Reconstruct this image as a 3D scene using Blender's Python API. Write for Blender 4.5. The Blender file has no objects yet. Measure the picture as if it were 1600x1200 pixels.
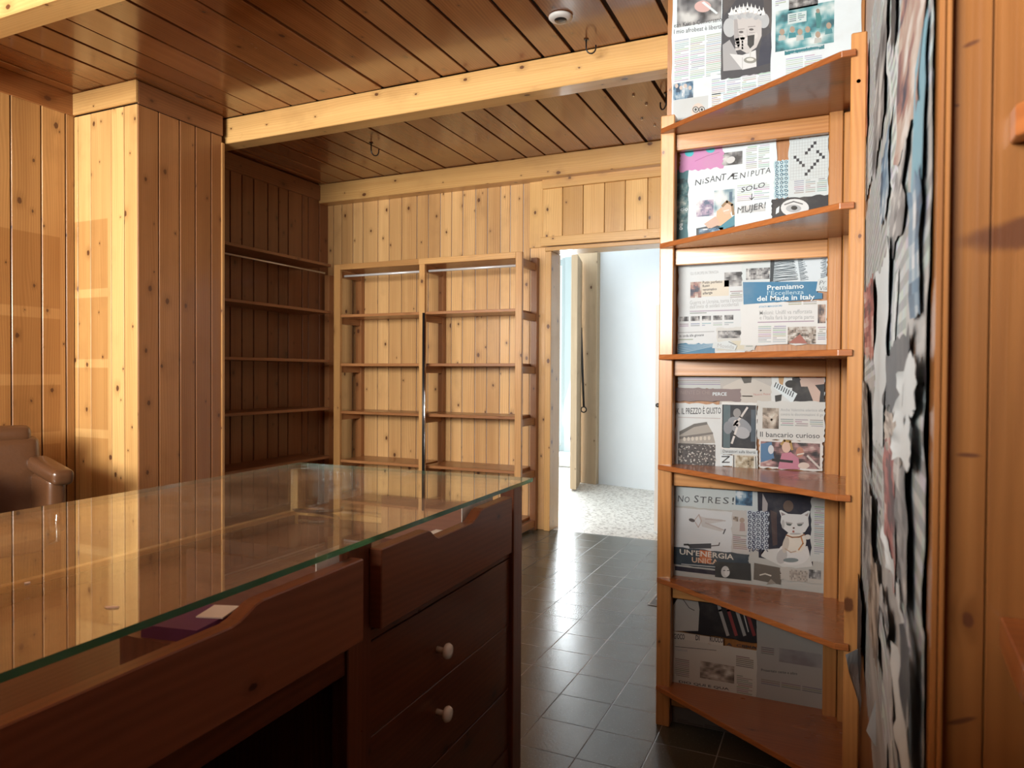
import bpy, bmesh, math, random
from mathutils import Vector, Matrix
random.seed(7)
sc = bpy.context.scene
PI = math.pi
# ------------------------------------------------------------------ camera, world, light, exposure
F = 1116.2; PIT = -0.0146229; YAW = -0.4266631; ROL = 0.0058178; CH = 1.2
fw = Vector((math.sin(YAW)*math.cos(PIT), math.cos(YAW)*math.cos(PIT), math.sin(PIT)))
_r0 = Vector((math.cos(YAW), -math.sin(YAW), 0)); _u0 = _r0.cross(fw)
rt = _r0*math.cos(ROL) + _u0*math.sin(ROL); up = -_r0*math.sin(ROL) + _u0*math.cos(ROL)
cd = bpy.data.cameras.new('camera'); cam = bpy.data.objects.new('camera', cd); sc.collection.objects.link(cam)
cd.sensor_width = 36; cd.lens = F*36/1600; cd.clip_start = 0.02; cd.clip_end = 200
m = Matrix((rt, up, -fw)).transposed().to_4x4(); m.translation = Vector((0, 0, CH)); cam.matrix_world = m
cd.dof.use_dof = True; cd.dof.focus_distance = 3.2; cd.dof.aperture_fstop = 10
sc.camera = cam
sc.view_settings.view_transform = 'Standard'; sc.view_settings.look = 'None'
sc.view_settings.exposure = 0.0; sc.view_settings.gamma = 1; sc.view_settings.use_curve_mapping = False
w = bpy.data.worlds.new('daylight'); sc.world = w; w.use_nodes = True
bg = w.node_tree.nodes['Background']; bg.inputs[0].default_value = (0.80, 0.92, 1.0, 1); bg.inputs[1].default_value = 1.7
def area(name, loc, aim, sx, sy, power, col):
    d = bpy.data.lights.new(name, 'AREA'); d.shape = 'RECTANGLE'; d.size = sx; d.size_y = sy; d.energy = power; d.color = col
    o = bpy.data.objects.new(name, d); sc.collection.objects.link(o); o.location = loc
    o.rotation_euler = Vector(aim).to_track_quat('-Z', 'Y').to_euler(); return o
WIN = (-3.65, -0.85, 1.30, 2.50, -2.4)          # shop window in the front wall: x0 x1 z0 z1 y
area('shop_window_daylight', ((WIN[0]+WIN[1])/2, WIN[4]+.03, (WIN[2]+WIN[3])/2), (0, 1, -.12), WIN[1]-WIN[0], WIN[3]-WIN[2], 500, (1.0, .955, .88))
area('street_door_daylight', (-4.30, -1.76, 1.12), (1, 0, 0), .78, 1.85, 26, (.93, .97, 1.0))
area('back_door_daylight', (-3.6, 8.7, 1.5), (.5, -1, -.15), 1.6, 2.0, 260, (.90, .97, 1.0))
# ------------------------------------------------------------------ helpers
def ray(px, py): return rt*((px-800)/F) - up*((py-600)/F) + fw
def onY(px, py, Y): d = ray(px, py); t = Y/d.y; return d*t + Vector((0, 0, CH))
def onX(px, py, X): d = ray(px, py); t = X/d.x; return d*t + Vector((0, 0, CH))
def onZ(px, py, z): d = ray(px, py); t = (z-CH)/d.z; return d*t + Vector((0, 0, CH))
def tag(o, label=None, cat=None, group=None, kind=None):
    if label: o['label'] = label
    if cat: o['category'] = cat
    if group: o['group'] = group
    if kind: o['kind'] = kind
    return o
def empty(name, loc=(0, 0, 0), rz=0, parent=None):
    o = bpy.data.objects.new(name, None); sc.collection.objects.link(o); o.location = loc; o.rotation_euler = (0, 0, rz)
    o.empty_display_size = .1
    if parent: o.parent = parent
    return o
def copy_tree(o, parent=None):
    c = o.copy(); sc.collection.objects.link(c); c.parent = parent
    for ch in list(o.children): copy_tree(ch, c)
    return c
class MB:
    def __init__(s):
        s.bm = bmesh.new(); s.uv = s.bm.loops.layers.uv.new('UVMap'); s.rn = s.bm.loops.layers.uv.new('rnd'); s.mi = 0
    def _face(s, vs, grain, off, tone, mi=None):
        try: f = s.bm.faces.new(vs)
        except ValueError: return
        f.normal_update(); n = f.normal; ax = max(range(3), key=lambda i: abs(n[i]))
        o = [i for i in range(3) if i != ax]
        g = grain if grain in o else None
        for l in f.loops:
            c = l.vert.co
            if g is None: u, v = c[o[0]], c[o[1]]
            else:
                h = [i for i in o if i != g][0]; u, v = c[g], c[h] + .37*c[ax]
            l[s.uv].uv = (u+off[0], v+off[1]); l[s.rn].uv = (off[0], tone)
        if mi is None: mi = s.mi
        f.material_index = mi
        return f
    def box(s, x0, x1, y0, y1, z0, z1, grain='z', tone=None, mi=None):
        g = 'xyz'.index(grain); off = (random.uniform(0, 60), random.uniform(0, 60)); tone = random.random() if tone is None else tone
        x0, x1 = min(x0, x1), max(x0, x1); y0, y1 = min(y0, y1), max(y0, y1); z0, z1 = min(z0, z1), max(z0, z1)
        V = [s.bm.verts.new(p) for p in ((x0,y0,z0),(x1,y0,z0),(x1,y1,z0),(x0,y1,z0),(x0,y0,z1),(x1,y0,z1),(x1,y1,z1),(x0,y1,z1))]
        for q in ((0,3,2,1),(4,5,6,7),(0,1,5,4),(1,2,6,5),(2,3,7,6),(3,0,4,7)): s._face([V[i] for i in q], g, off, tone, mi)
        return s
    def prism(s, poly, axis, a, b, grain='x', tone=None, mi=None):
        """extrude a closed outline: axis 'z' takes (x,y), 'y' takes (x,z), 'x' takes (y,z)"""
        g = 'xyz'.index(grain); off = (random.uniform(0, 60), random.uniform(0, 60)); tone = random.random() if tone is None else tone
        def P(p, h):
            return {'z': (p[0], p[1], h), 'y': (p[0], h, p[1]), 'x': (h, p[0], p[1])}[axis]
        area2 = sum(poly[i][0]*poly[(i+1) % len(poly)][1]-poly[(i+1) % len(poly)][0]*poly[i][1] for i in range(len(poly)))
        if area2 < 0: poly = poly[::-1]
        A = [s.bm.verts.new(P(p, a)) for p in poly]; B = [s.bm.verts.new(P(p, b)) for p in poly]; n = len(poly)
        s._face(A[::-1], g, off, tone, mi); s._face(B, g, off, tone, mi)
        for i in range(n): s._face([A[i], A[(i+1) % n], B[(i+1) % n], B[i]], g, off, tone, mi)
        return s
    def tube(s, pts, r, n=12, caps=True, mi=None):
        pts = [Vector(p) for p in pts]; rs = r if isinstance(r, (list, tuple)) else [r]*len(pts)
        rings = []; prev = None
        for i, p in enumerate(pts):
            t = (pts[min(i+1, len(pts)-1)]-pts[max(i-1, 0)]).normalized()
            a = prev if prev is not None and abs(prev.dot(t)) < .95 else (Vector((0, 0, 1)) if abs(t.z) < .9 else Vector((1, 0, 0)))
            a = (a - t*a.dot(t)).normalized(); prev = a; b = t.cross(a)
            rings.append([s.bm.verts.new(p+(a*math.cos(2*PI*k/n)+b*math.sin(2*PI*k/n))*rs[i]) for k in range(n)])
        for i in range(len(rings)-1):
            for k in range(n):
                f = s._face([rings[i][k], rings[i][(k+1) % n], rings[i+1][(k+1) % n], rings[i+1][k]], 0, (0, 0), .5, mi)
                if f: f.smooth = True
        if caps: s._face(rings[0][::-1], 0, (0, 0), .5, mi); s._face(rings[-1], 0, (0, 0), .5, mi)
        return s
    def lathe(s, prof, c=(0, 0, 0), axis='z', n=24, mi=None):
        """prof: list of (r, h)"""
        c = Vector(c); R = []
        for r, h in prof:
            ring = []
            for k in range(n):
                a = 2*PI*k/n; x, y = r*math.cos(a), r*math.sin(a)
                ring.append(s.bm.verts.new(c+Vector({'z': (x, y, h), 'x': (h, x, y), 'y': (y, h, x)}[axis])))
            R.append(ring)
        for i in range(len(R)-1):
            for k in range(n):
                f = s._face([R[i][k], R[i][(k+1) % n], R[i+1][(k+1) % n], R[i+1][k]], 0, (0, 0), .5, mi)
                if f: f.smooth = True
        s._face(R[0][::-1], 0, (0, 0), .5, mi); s._face(R[-1], 0, (0, 0), .5, mi)
        return s
    def build(s, name, mats, parent=None, bevel=0, seg=1):
        me = bpy.data.meshes.new(name); bmesh.ops.recalc_face_normals(s.bm, faces=s.bm.faces); s.bm.to_mesh(me); s.bm.free()
        for mt in (mats if isinstance(mats, (list, tuple)) else [mats]): me.materials.append(mt)
        o = bpy.data.objects.new(name, me); sc.collection.objects.link(o)
        if parent: o.parent = parent
        if bevel:
            b = o.modifiers.new('bevel', 'BEVEL'); b.width = bevel; b.segments = seg; b.limit_method = 'ANGLE'; b.angle_limit = .6
        return o
# ------------------------------------------------------------------ materials
def newmat(name):
    mt = bpy.data.materials.new(name); mt.use_nodes = True; nt = mt.node_tree
    return mt, nt, nt.nodes['Principled BSDF']
class N:
    def __init__(s, nt): s.nt = nt
    def add(s, t, **k):
        n = s.nt.nodes.new(t)
        for a, b in k.items(): setattr(n, a, b)
        return n
    def link(s, a, b): s.nt.links.new(a, b)
    def setin(s, sock, v):
        if hasattr(v, 'is_linked') or isinstance(v, bpy.types.NodeSocket): s.link(v, sock)
        else: sock.default_value = v
    def math(s, op, a, b=0.0, c=None, clamp=False):
        n = s.add('ShaderNodeMath', operation=op, use_clamp=clamp); s.setin(n.inputs[0], a); s.setin(n.inputs[1], b)
        if c is not None: s.setin(n.inputs[2], c)
        return n.outputs[0]
    def mix(s, f, a, b, blend='MIX'):
        n = s.add('ShaderNodeMix', data_type='RGBA', blend_type=blend); s.setin(n.inputs[0], f); s.setin(n.inputs[6], a); s.setin(n.inputs[7], b); return n.outputs[2]
    def comb(s, x, y, z=0.0):
        n = s.add('ShaderNodeCombineXYZ'); s.setin(n.inputs[0], x); s.setin(n.inputs[1], y); s.setin(n.inputs[2], z); return n.outputs[0]
    def noise(s, vec, scale=1.0, detail=2.0, rough=.5):
        n = s.add('ShaderNodeTexNoise'); s.link(vec, n.inputs['Vector']); n.inputs['Scale'].default_value = scale
        n.inputs['Detail'].default_value = detail; n.inputs['Roughness'].default_value = rough; return n.outputs['Fac']
    def smooth(s, x, a, b, lo=0.0, hi=1.0):
        n = s.add('ShaderNodeMapRange', interpolation_type='SMOOTHSTEP'); s.setin(n.inputs[0], x)
        n.inputs[1].default_value = a; n.inputs[2].default_value = b; n.inputs[3].default_value = lo; n.inputs[4].default_value = hi; return n.outputs[0]
def c4(c): return (c[0], c[1], c[2], 1)
def pine(name, light, dark, knot=(.10, .035, .015), rough=.33, coat=.25, knots=.72, bump=.12, shadow_bands=None, var=.34, marks=None):
    mt, nt, P = newmat(name); n = N(nt)
    uv = n.add('ShaderNodeUVMap', uv_map='UVMap').outputs[0]; rn = n.add('ShaderNodeUVMap', uv_map='rnd').outputs[0]
    su = n.add('ShaderNodeSeparateXYZ'); n.link(uv, su.inputs[0]); u, v = su.outputs[0], su.outputs[1]
    sr = n.add('ShaderNodeSeparateXYZ'); n.link(rn, sr.inputs[0]); tone = sr.outputs[1]
    SU, SV = 3.0, 8.0
    vo = n.add('ShaderNodeTexVoronoi', voronoi_dimensions='2D'); n.link(n.comb(n.math('MULTIPLY', u, SU), n.math('MULTIPLY', v, SV)), vo.inputs['Vector'])
    vo.inputs['Scale'].default_value = 1
    sp = n.add('ShaderNodeSeparateXYZ'); n.link(vo.outputs['Position'], sp.inputs[0])
    du = n.math('SUBTRACT', u, n.math('DIVIDE', sp.outputs[0], SU)); dv = n.math('SUBTRACT', v, n.math('DIVIDE', sp.outputs[1], SV))
    wob = n.math('MULTIPLY', n.math('SUBTRACT', n.noise(uv, 90, 1), .5), .006)
    d = n.math('ADD', n.math('SQRT', n.math('ADD', n.math('MULTIPLY', n.math('MULTIPLY', du, du), .45), n.math('MULTIPLY', dv, dv))), wob)
    cc = n.add('ShaderNodeSeparateColor'); n.link(vo.outputs['Color'], cc.inputs[0])
    pres = n.math('GREATER_THAN', cc.outputs[0], 1-knots)
    rad = n.math('MULTIPLY_ADD', n.math('MULTIPLY', cc.outputs[1], cc.outputs[1]), .0115, .0042)
    rel = n.math('DIVIDE', d, rad)
    kn = n.math('MULTIPLY', n.smooth(rel, .65, 1.05, 1, 0), pres)
    halo = n.math('MULTIPLY', n.math('MULTIPLY', n.smooth(rel, .6, 3.6, 1, 0), pres), .8)
    vw = n.math('ADD', v, n.math('MULTIPLY', halo, .010))
    g1 = n.noise(n.comb(n.math('MULTIPLY', u, 1.6), n.math('MULTIPLY', vw, 95)), 1, 3, .6)
    slow = n.noise(n.comb(n.math('MULTIPLY', u, .9), n.math('MULTIPLY', v, 5)), 1, 2)
    rings = n.math('MULTIPLY_ADD', n.math('SINE', n.math('ADD', n.math('MULTIPLY', vw, 420), n.math('MULTIPLY', slow, 42))), .5, .5)
    rings = n.math('MULTIPLY', rings, n.noise(n.comb(n.math('MULTIPLY', u, .8), n.math('MULTIPLY', v, 12)), 1, 1))
    broad = n.noise(n.comb(n.math('MULTIPLY', u, .7), n.math('MULTIPLY', vw, 16)), 1, 2)
    f = n.math('ADD', n.math('ADD', n.math('MULTIPLY', g1, .45), n.math('MULTIPLY', rings, .5)), n.math('MULTIPLY_ADD', broad, .9, -.45), clamp=True)
    base = n.mix(f, c4(light), c4(dark))
    mult = n.math('MULTIPLY_ADD', tone, var, 1-var*.62)
    base = n.mix(1.0, base, n.comb(mult, n.math('POWER', mult, 1.25), n.math('POWER', mult, 1.5)), 'MULTIPLY')
    base = n.mix(n.math('MULTIPLY', halo, .45), base, c4([x*.55 for x in dark]))
    base = n.mix(n.math('MULTIPLY', kn, .93), base, c4(knot))
    # smudges of handling and resin
    sm = n.noise(n.comb(n.math('MULTIPLY', u, 2.3), n.math('MULTIPLY', v, 3.1)), 1, 4, .6)
    base = n.mix(n.smooth(sm, .52, .80, 0, .35), base, c4([x*.6 for x in dark]))
    if shadow_bands:      # shadow bands painted into the wood colour: (axis0, lo, hi, zlo, zhi)
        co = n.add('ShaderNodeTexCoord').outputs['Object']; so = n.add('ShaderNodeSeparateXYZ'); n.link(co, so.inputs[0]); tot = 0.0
        for ax, lo, hi, z0, z1 in shadow_bands:
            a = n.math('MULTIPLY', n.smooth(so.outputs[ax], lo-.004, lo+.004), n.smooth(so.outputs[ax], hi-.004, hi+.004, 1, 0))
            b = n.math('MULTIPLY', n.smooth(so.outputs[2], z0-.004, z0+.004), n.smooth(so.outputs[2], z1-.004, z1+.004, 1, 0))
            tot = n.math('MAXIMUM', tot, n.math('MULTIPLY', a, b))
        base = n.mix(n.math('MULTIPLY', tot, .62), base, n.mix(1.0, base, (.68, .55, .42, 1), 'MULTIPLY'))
    for cx, cz, rx, rz, tl in (marks or []):
        co = n.add('ShaderNodeTexCoord').outputs['Object']; so = n.add('ShaderNodeSeparateXYZ'); n.link(co, so.inputs[0])
        wv = n.math('MULTIPLY', n.math('SUBTRACT', n.noise(co, 60, 2), .5), rz*.8)
        a = n.math('SUBTRACT', so.outputs[0], cx); b_ = n.math('ADD', n.math('SUBTRACT', n.math('SUBTRACT', so.outputs[2], cz), n.math('MULTIPLY', a, tl)), wv)
        a = n.math('DIVIDE', a, rx); b_ = n.math('DIVIDE', b_, rz)
        q = n.math('SQRT', n.math('ADD', n.math('MULTIPLY', a, a), n.math('MULTIPLY', b_, b_)))
        base = n.mix(n.smooth(q, .6, 1.2, .92, 0), base, c4(knot))
    n.link(base, P.inputs['Base Color'])
    rg = n.math('MULTIPLY_ADD', sm, .22, rough-.10); n.link(rg, P.inputs['Roughness'])
    P.inputs['Coat Weight'].default_value = coat; P.inputs['Coat Roughness'].default_value = .12
    bp = n.add('ShaderNodeBump'); bp.inputs['Strength'].default_value = bump; bp.inputs['Distance'].default_value = .004
    n.link(n.math('ADD', g1, n.math('MULTIPLY', sm, 2.0)), bp.inputs['Height']); n.link(bp.outputs[0], P.inputs['Normal'])
    return mt
def plain(name, col, rough=.5, metal=0, spec=.5, bumpscale=0, bump=.1, var=0, coat=0):
    mt, nt, P = newmat(name); n = N(nt); P.inputs['Base Color'].default_value = c4(col); P.inputs['Roughness'].default_value = rough
    P.inputs['Metallic'].default_value = metal; P.inputs['Specular IOR Level'].default_value = spec; P.inputs['Coat Weight'].default_value = coat
    co = n.add('ShaderNodeTexCoord').outputs['Object']
    h = n.noise(co, bumpscale or 30, 4, .6)
    if var: n.link(n.mix(n.math('MULTIPLY', h, var), c4(col), c4([x*.45 for x in col])), P.inputs['Base Color'])
    if bumpscale:
        bp = n.add('ShaderNodeBump'); bp.inputs['Strength'].default_value = bump; bp.inputs['Distance'].default_value = .005
        n.link(h, bp.inputs['Height']); n.link(bp.outputs[0], P.inputs['Normal'])
    return mt
LP, DP = (.74, .50, .25), (.52, .29, .11)
M = {}
M['wall_pine'] = pine('pine_cladding', (.74, .46, .20), (.42, .205, .07), knots=.75)
M['shadow_band_pine'] = pine('pine_cladding_with_painted_shadow', (.60, .33, .12), (.33, .145, .042), knots=.8, shadow_bands=[
    (1, 1.0, 2.70, 1.56, 1.975), (1, 1.0, 2.70, 1.18, 1.50), (1, 1.0, 2.70, .85, 1.12), (1, 1.0, 2.70, .0, .78)])  # shadow rectangles put into the left wall colour
M['pil_pine'] = pine('pine_pilaster_with_painted_shadow', (.76, .48, .19), (.48, .24, .075), knots=.8, shadow_bands=[
    (0, -4.12, -3.83, 1.68, 2.08), (0, -4.12, -3.83, 1.27, 1.63), (0, -4.12, -3.83, .86, 1.22), (0, -4.12, -3.83, .0, .81)])  # same painted shade on the pilaster front
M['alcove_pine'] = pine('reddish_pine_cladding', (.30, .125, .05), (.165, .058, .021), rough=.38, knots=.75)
M['ceil_pine'] = pine('varnished_ceiling_pine', (.37, .145, .045), (.18, .056, .016), rough=.22, coat=.6, knots=.5, bump=.10, var=.35)
M['beam_pine'] = pine('pale_beam_pine', (.78, .50, .20), (.54, .28, .09), rough=.3, coat=.3)
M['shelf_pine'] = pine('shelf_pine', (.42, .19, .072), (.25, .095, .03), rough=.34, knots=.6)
M['post_pine'] = pine('post_pine', (.62, .35, .13), (.38, .175, .055), rough=.34, knots=.5)
M['corner_shelf'] = pine('orange_shelf_pine', (.36, .125, .036), (.19, .056, .016), rough=.28, coat=.4, knots=.5)
M['corner_post'] = pine('orange_post_pine', (.56, .28, .095), (.32, .13, .038), rough=.32, knots=.55)
M['counter'] = pine('dark_red_counter_wood', (.15, .042, .017), (.06, .015, .007), rough=.30, coat=.3, knots=.3, knot=(.03, .01, .006))
M['counter_front'] = pine('lighter_red_drawer_wood', (.23, .075, .034), (.12, .034, .015), rough=.34, coat=.2, knots=.3, knot=(.03, .01, .006))
M['counter_in'] = pine('counter_interior_wood', (.20, .075, .04), (.12, .04, .02), rough=.5, knots=.2)
M['near_pine'] = pine('near_panel_pine', (.29, .122, .034), (.18, .066, .016), rough=.36, knots=.5, marks=[(.122, 1.302, .046, .0115, .14), (.085, 1.438, .0055, .0018, .3), (.087, 1.143, .008, .0018, 0), (.085, .95, .010, .0022, .4), (.0765, 1.395, .002, .0012, 0)])
M['old_door'] = pine('weathered_door_wood', (.66, .50, .33), (.42, .30, .18), rough=.7, coat=0, knots=.35, bump=.4)
M['gap'] = plain('dark_gap', (.03, .015, .008), .9)
M['black'] = plain('black_metal', (.012, .012, .014), .35, 0, .6)
M['chrome'] = plain('chrome', (.82, .83, .85), .12, 1)
M['white'] = plain('white_paint', (.80, .82, .82), .45, bumpscale=14, bump=.08)
M['plaster'] = plain('white_plaster', (.80, .83, .85), .8, bumpscale=5, bump=.25, var=.12)
M['knob'] = plain('white_porcelain', (.78, .70, .62), .22, coat=.4)
M['leather'] = plain('brown_leather', (.13, .058, .026), .30, bumpscale=60, bump=.15, var=.4, coat=.3)
M['rail'] = plain('pale_metal_rail', (.80, .80, .80), .3, .3)
M['card'] = plain('white_card', (.85, .80, .76), .7)
M['purple'] = plain('purple_card', (.16, .05, .16), .5)
M['stone'] = plain('rough_step_stone', (.62, .62, .60), .9, bumpscale=9, bump=.8, var=.7)
M['grey_frame'] = plain('grey_green_paint', (.36, .42, .42), .5)
M['outside'] = plain('pale_outside_wall', (.85, .86, .84), .9, bumpscale=3, var=.1)
def floor_tiles():
    mt, nt, P = newmat('dark_floor_tiles'); n = N(nt); co = n.add('ShaderNodeTexCoord').outputs['Object']
    s = n.add('ShaderNodeSeparateXYZ'); n.link(co, s.inputs[0])
    a = n.math('DIVIDE', n.math('ADD', s.outputs[0], 10.13), .2); b = n.math('DIVIDE', n.math('ADD', s.outputs[1], 9.9), .2)
    ex = n.math('ABSOLUTE', n.math('SUBTRACT', n.math('FRACT', a), .5)); ey = n.math('ABSOLUTE', n.math('SUBTRACT', n.math('FRACT', b), .5))
    g = n.smooth(n.math('MAXIMUM', ex, ey), .488, .494)
    wn = n.add('ShaderNodeTexWhiteNoise', noise_dimensions='2D'); n.link(n.comb(n.math('FLOOR', a), n.math('FLOOR', b)), wn.inputs['Vector'])
    sp = n.noise(co, 140, 3, .7); cl = n.noise(co, 2.2, 3)
    base = n.mix(wn.outputs[0], (.070, .078, .058, 1), (.115, .112, .086, 1)); base = n.mix(n.smooth(sp, .5, .75, 0, .6), base, (.12, .115, .10, 1))
    base = n.mix(n.math('MULTIPLY', cl, .3), base, (.03, .028, .025, 1))
    wet = n.math('GREATER_THAN', s.outputs[0], -.62)
    gcol = n.mix(n.smooth(cl, .40, .60), (.018, .016, .014, 1), (.30, .29, .27, 1))
    n.link(n.mix(g, base, gcol), P.inputs['Base Color'])
    n.link(n.math('MULTIPLY_ADD', sp, .16, n.math('MULTIPLY_ADD', g, .3, .17)), P.inputs['Roughness'])
    bp = n.add('ShaderNodeBump'); bp.inputs['Strength'].default_value = .22; bp.inputs['Distance'].default_value = .002
    h = n.math('ADD', n.math('MULTIPLY', n.noise(co, 110, 2, .6), .6), n.math('MULTIPLY', g, -1.5)); h = n.math('ADD', h, n.math('MULTIPLY', wn.outputs[0], .6))
    n.link(h, bp.inputs['Height']); n.link(bp.outputs[0], P.inputs['Normal']); return mt
M['tiles'] = floor_tiles()
def terrazzo():
    mt, nt, P = newmat('pale_terrazzo'); n = N(nt); co = n.add('ShaderNodeTexCoord').outputs['Object']
    v = n.add('ShaderNodeTexVoronoi'); n.link(co, v.inputs['Vector']); v.inputs['Scale'].default_value = 55
    sc_ = n.add('ShaderNodeSeparateColor'); n.link(v.outputs['Color'], sc_.inputs[0])
    base = n.mix(n.smooth(sc_.outputs[0], .55, .95), (.72, .68, .62, 1), (.38, .33, .28, 1)); base = n.mix(n.smooth(n.noise(co, 14, 5, .7), .5, .75, 0, .35), base, (.42, .36, .30, 1))
    n.link(base, P.inputs['Base Color']); P.inputs['Roughness'].default_value = .4; return mt
M['terrazzo'] = terrazzo()
def glass_mat(name, tint, dust):
    mt, nt, P = newmat(name); nt.nodes.remove(P); n = N(nt); out = nt.nodes['Material Output']
    fr = n.add('ShaderNodeFresnel'); geo = n.add('ShaderNodeNewGeometry'); n.link(n.math('MULTIPLY_ADD', geo.outputs['Backfacing'], 1/1.5-1.5, 1.5), fr.inputs[0])
    tr = n.add('ShaderNodeBsdfTransparent'); tr.inputs[0].default_value = c4(tint)
    gl = n.add('ShaderNodeBsdfGlossy'); gl.inputs['Roughness'].default_value = .012; gl.inputs[0].default_value = (1, 1, 1, 1)
    m1 = n.add('ShaderNodeMixShader'); n.link(fr.outputs[0], m1.inputs[0]); n.link(tr.outputs[0], m1.inputs[1]); n.link(gl.outputs[0], m1.inputs[2])
    df = n.add('ShaderNodeBsdfDiffuse'); df.inputs[0].default_value = (.52, .38, .25, 1)
    co = n.add('ShaderNodeTexCoord').outputs['Object']
    d = n.math('MULTIPLY', n.math('ADD', n.smooth(n.noise(co, 5, 5, .65), .35, .75, .35, 1.6), n.smooth(n.noise(co, 160, 2, .5), .66, .8, 0, 1.5)), dust)
    m2 = n.add('ShaderNodeMixShader'); n.setin(m2.inputs[0], d); n.link(m1.outputs[0], m2.inputs[1]); n.link(df.outputs[0], m2.inputs[2])
    n.link(m2.outputs[0], out.inputs[0]); return mt
M['glass'] = glass_mat('dusty_counter_glass', (.95, .985, .97), .13)
M['pane'] = glass_mat('clear_pane', (.97, .99, .98), .01)
def edge_glass():
    mt, nt, P = newmat('green_glass_edge'); P.inputs['Base Color'].default_value = (.015, .16, .12, 1); P.inputs['Roughness'].default_value = .08
    P.inputs['Transmission Weight'].default_value = .55; P.inputs['IOR'].default_value = 1.5; return mt
M['edge'] = edge_glass()
def print_mat():
    mt, nt, P = newmat('printed_paper'); n = N(nt); at = n.add('ShaderNodeVertexColor', layer_name='Col')
    co = n.add('ShaderNodeTexCoord').outputs['Object']
    aged = n.mix(1.0, at.outputs[0], (.66, .69, .71, 1), 'MULTIPLY'); n.link(n.mix(n.smooth(n.noise(co, 9, 4, .6), .45, .8, 0, .18), aged, (.30, .28, .24, 1)), P.inputs['Base Color'])
    P.inputs['Roughness'].default_value = .55; P.inputs['Specular IOR Level'].default_value = .35
    bp = n.add('ShaderNodeBump'); bp.inputs['Strength'].default_value = .25; bp.inputs['Distance'].default_value = .004
    n.link(n.noise(co, 22, 3, .6), bp.inputs['Height']); n.link(bp.outputs[0], P.inputs['Normal']); return mt
M['print'] = print_mat()
# ------------------------------------------------------------------ the room
XL, YB, ZC = -4.13, 5.10, 2.83
XR = .066
def struct(o): o['kind'] = 'structure'; return o
b = MB(); b.box(-4.5, 2.6, -2.6, 5.12, -.05, 0); struct(b.build('floor', M['tiles']))
b = MB(); b.box(-5.2, 1.2, 5.12, 11.5, -.05, 0.0); struct(b.build('floor_back_room', M['terrazzo']))
# ceiling: boards run in depth
cl = [-4.2, -4.02, -3.83, -3.65, -3.44, -3.27, -3.06, -2.855, -2.58, -2.39, -2.15, -2.0, -1.84, -1.65, -1.40, -1.235, -.95, -.73, -.5, -.3, -.1, .1, .3, .5, .7, .9, 1.1, 1.3, 1.5, 1.7, 1.9, 2.1, 2.3, 2.6]
b = MB()
for i in range(len(cl)-1):
    g = .013 if i % 3 else .019
    if cl[i] > -1.5: g = .020
    for (y0, y1) in ((-2.5, 1.84), (1.96, 3.44), (3.56, 5.1)):
        dz = random.uniform(0, .004)
        b.box(cl[i]+g/2, cl[i+1]-g/2, y0, y1, ZC+dz, ZC+.016, 'y')
b.box(-4.3, 2.7, -2.55, 5.2, ZC+.016, ZC+.08, 'y', mi=1)
struct(b.build('ceiling', [M['ceil_pine'], M['gap']], bevel=.002))
def boards(b, axis, edges, fixed, out, z0, z1, g=.007):
    """vertical boards on a wall; axis 0: wall runs along x at y=fixed, axis 1: runs along y at x=fixed; out = direction into the room"""
    for i in range(len(edges)-1):
        a0, a1 = edges[i]+g/2, edges[i+1]-g/2; t = .012+random.uniform(0, .0015)
        if axis == 0: b.box(a0, a1, fixed, fixed+out*t, z0, z1, 'z')
        else: b.box(fixed, fixed+out*t, a0, a1, z0, z1, 'z')
def seq(a, z, stepv):
    r = [a]
    while r[-1] < z-stepv*.6: r.append(r[-1]+stepv*random.uniform(.85, 1.15))
    r[-1] = z; return r
# left wall, near part
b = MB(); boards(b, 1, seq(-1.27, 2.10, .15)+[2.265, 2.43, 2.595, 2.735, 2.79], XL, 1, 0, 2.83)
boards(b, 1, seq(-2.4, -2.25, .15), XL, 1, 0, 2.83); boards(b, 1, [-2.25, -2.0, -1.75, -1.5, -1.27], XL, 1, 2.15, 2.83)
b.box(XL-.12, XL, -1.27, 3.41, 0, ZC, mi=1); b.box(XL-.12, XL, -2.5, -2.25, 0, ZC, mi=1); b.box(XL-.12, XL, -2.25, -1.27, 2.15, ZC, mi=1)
struct(b.build('wall_left', [M['shadow_band_pine'], M['gap']], bevel=.003))
b = MB(); b.box(XL, XL+.022, -2.4, 2.79, 2.70, 2.83, 'y'); struct(b.build('trim_1', M['ceil_pine'], bevel=.003))
# alcove part of left wall
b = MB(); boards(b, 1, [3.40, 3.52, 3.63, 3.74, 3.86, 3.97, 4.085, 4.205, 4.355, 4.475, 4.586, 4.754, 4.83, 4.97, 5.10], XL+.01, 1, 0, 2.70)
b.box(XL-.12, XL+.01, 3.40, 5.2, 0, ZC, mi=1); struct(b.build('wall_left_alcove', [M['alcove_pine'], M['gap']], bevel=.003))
b = MB(); b.box(XL+.01, XL+.035, 3.40, 5.08, 2.69, 2.82, 'y'); struct(b.build('trim_2', M['alcove_pine'], bevel=.003))
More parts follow.
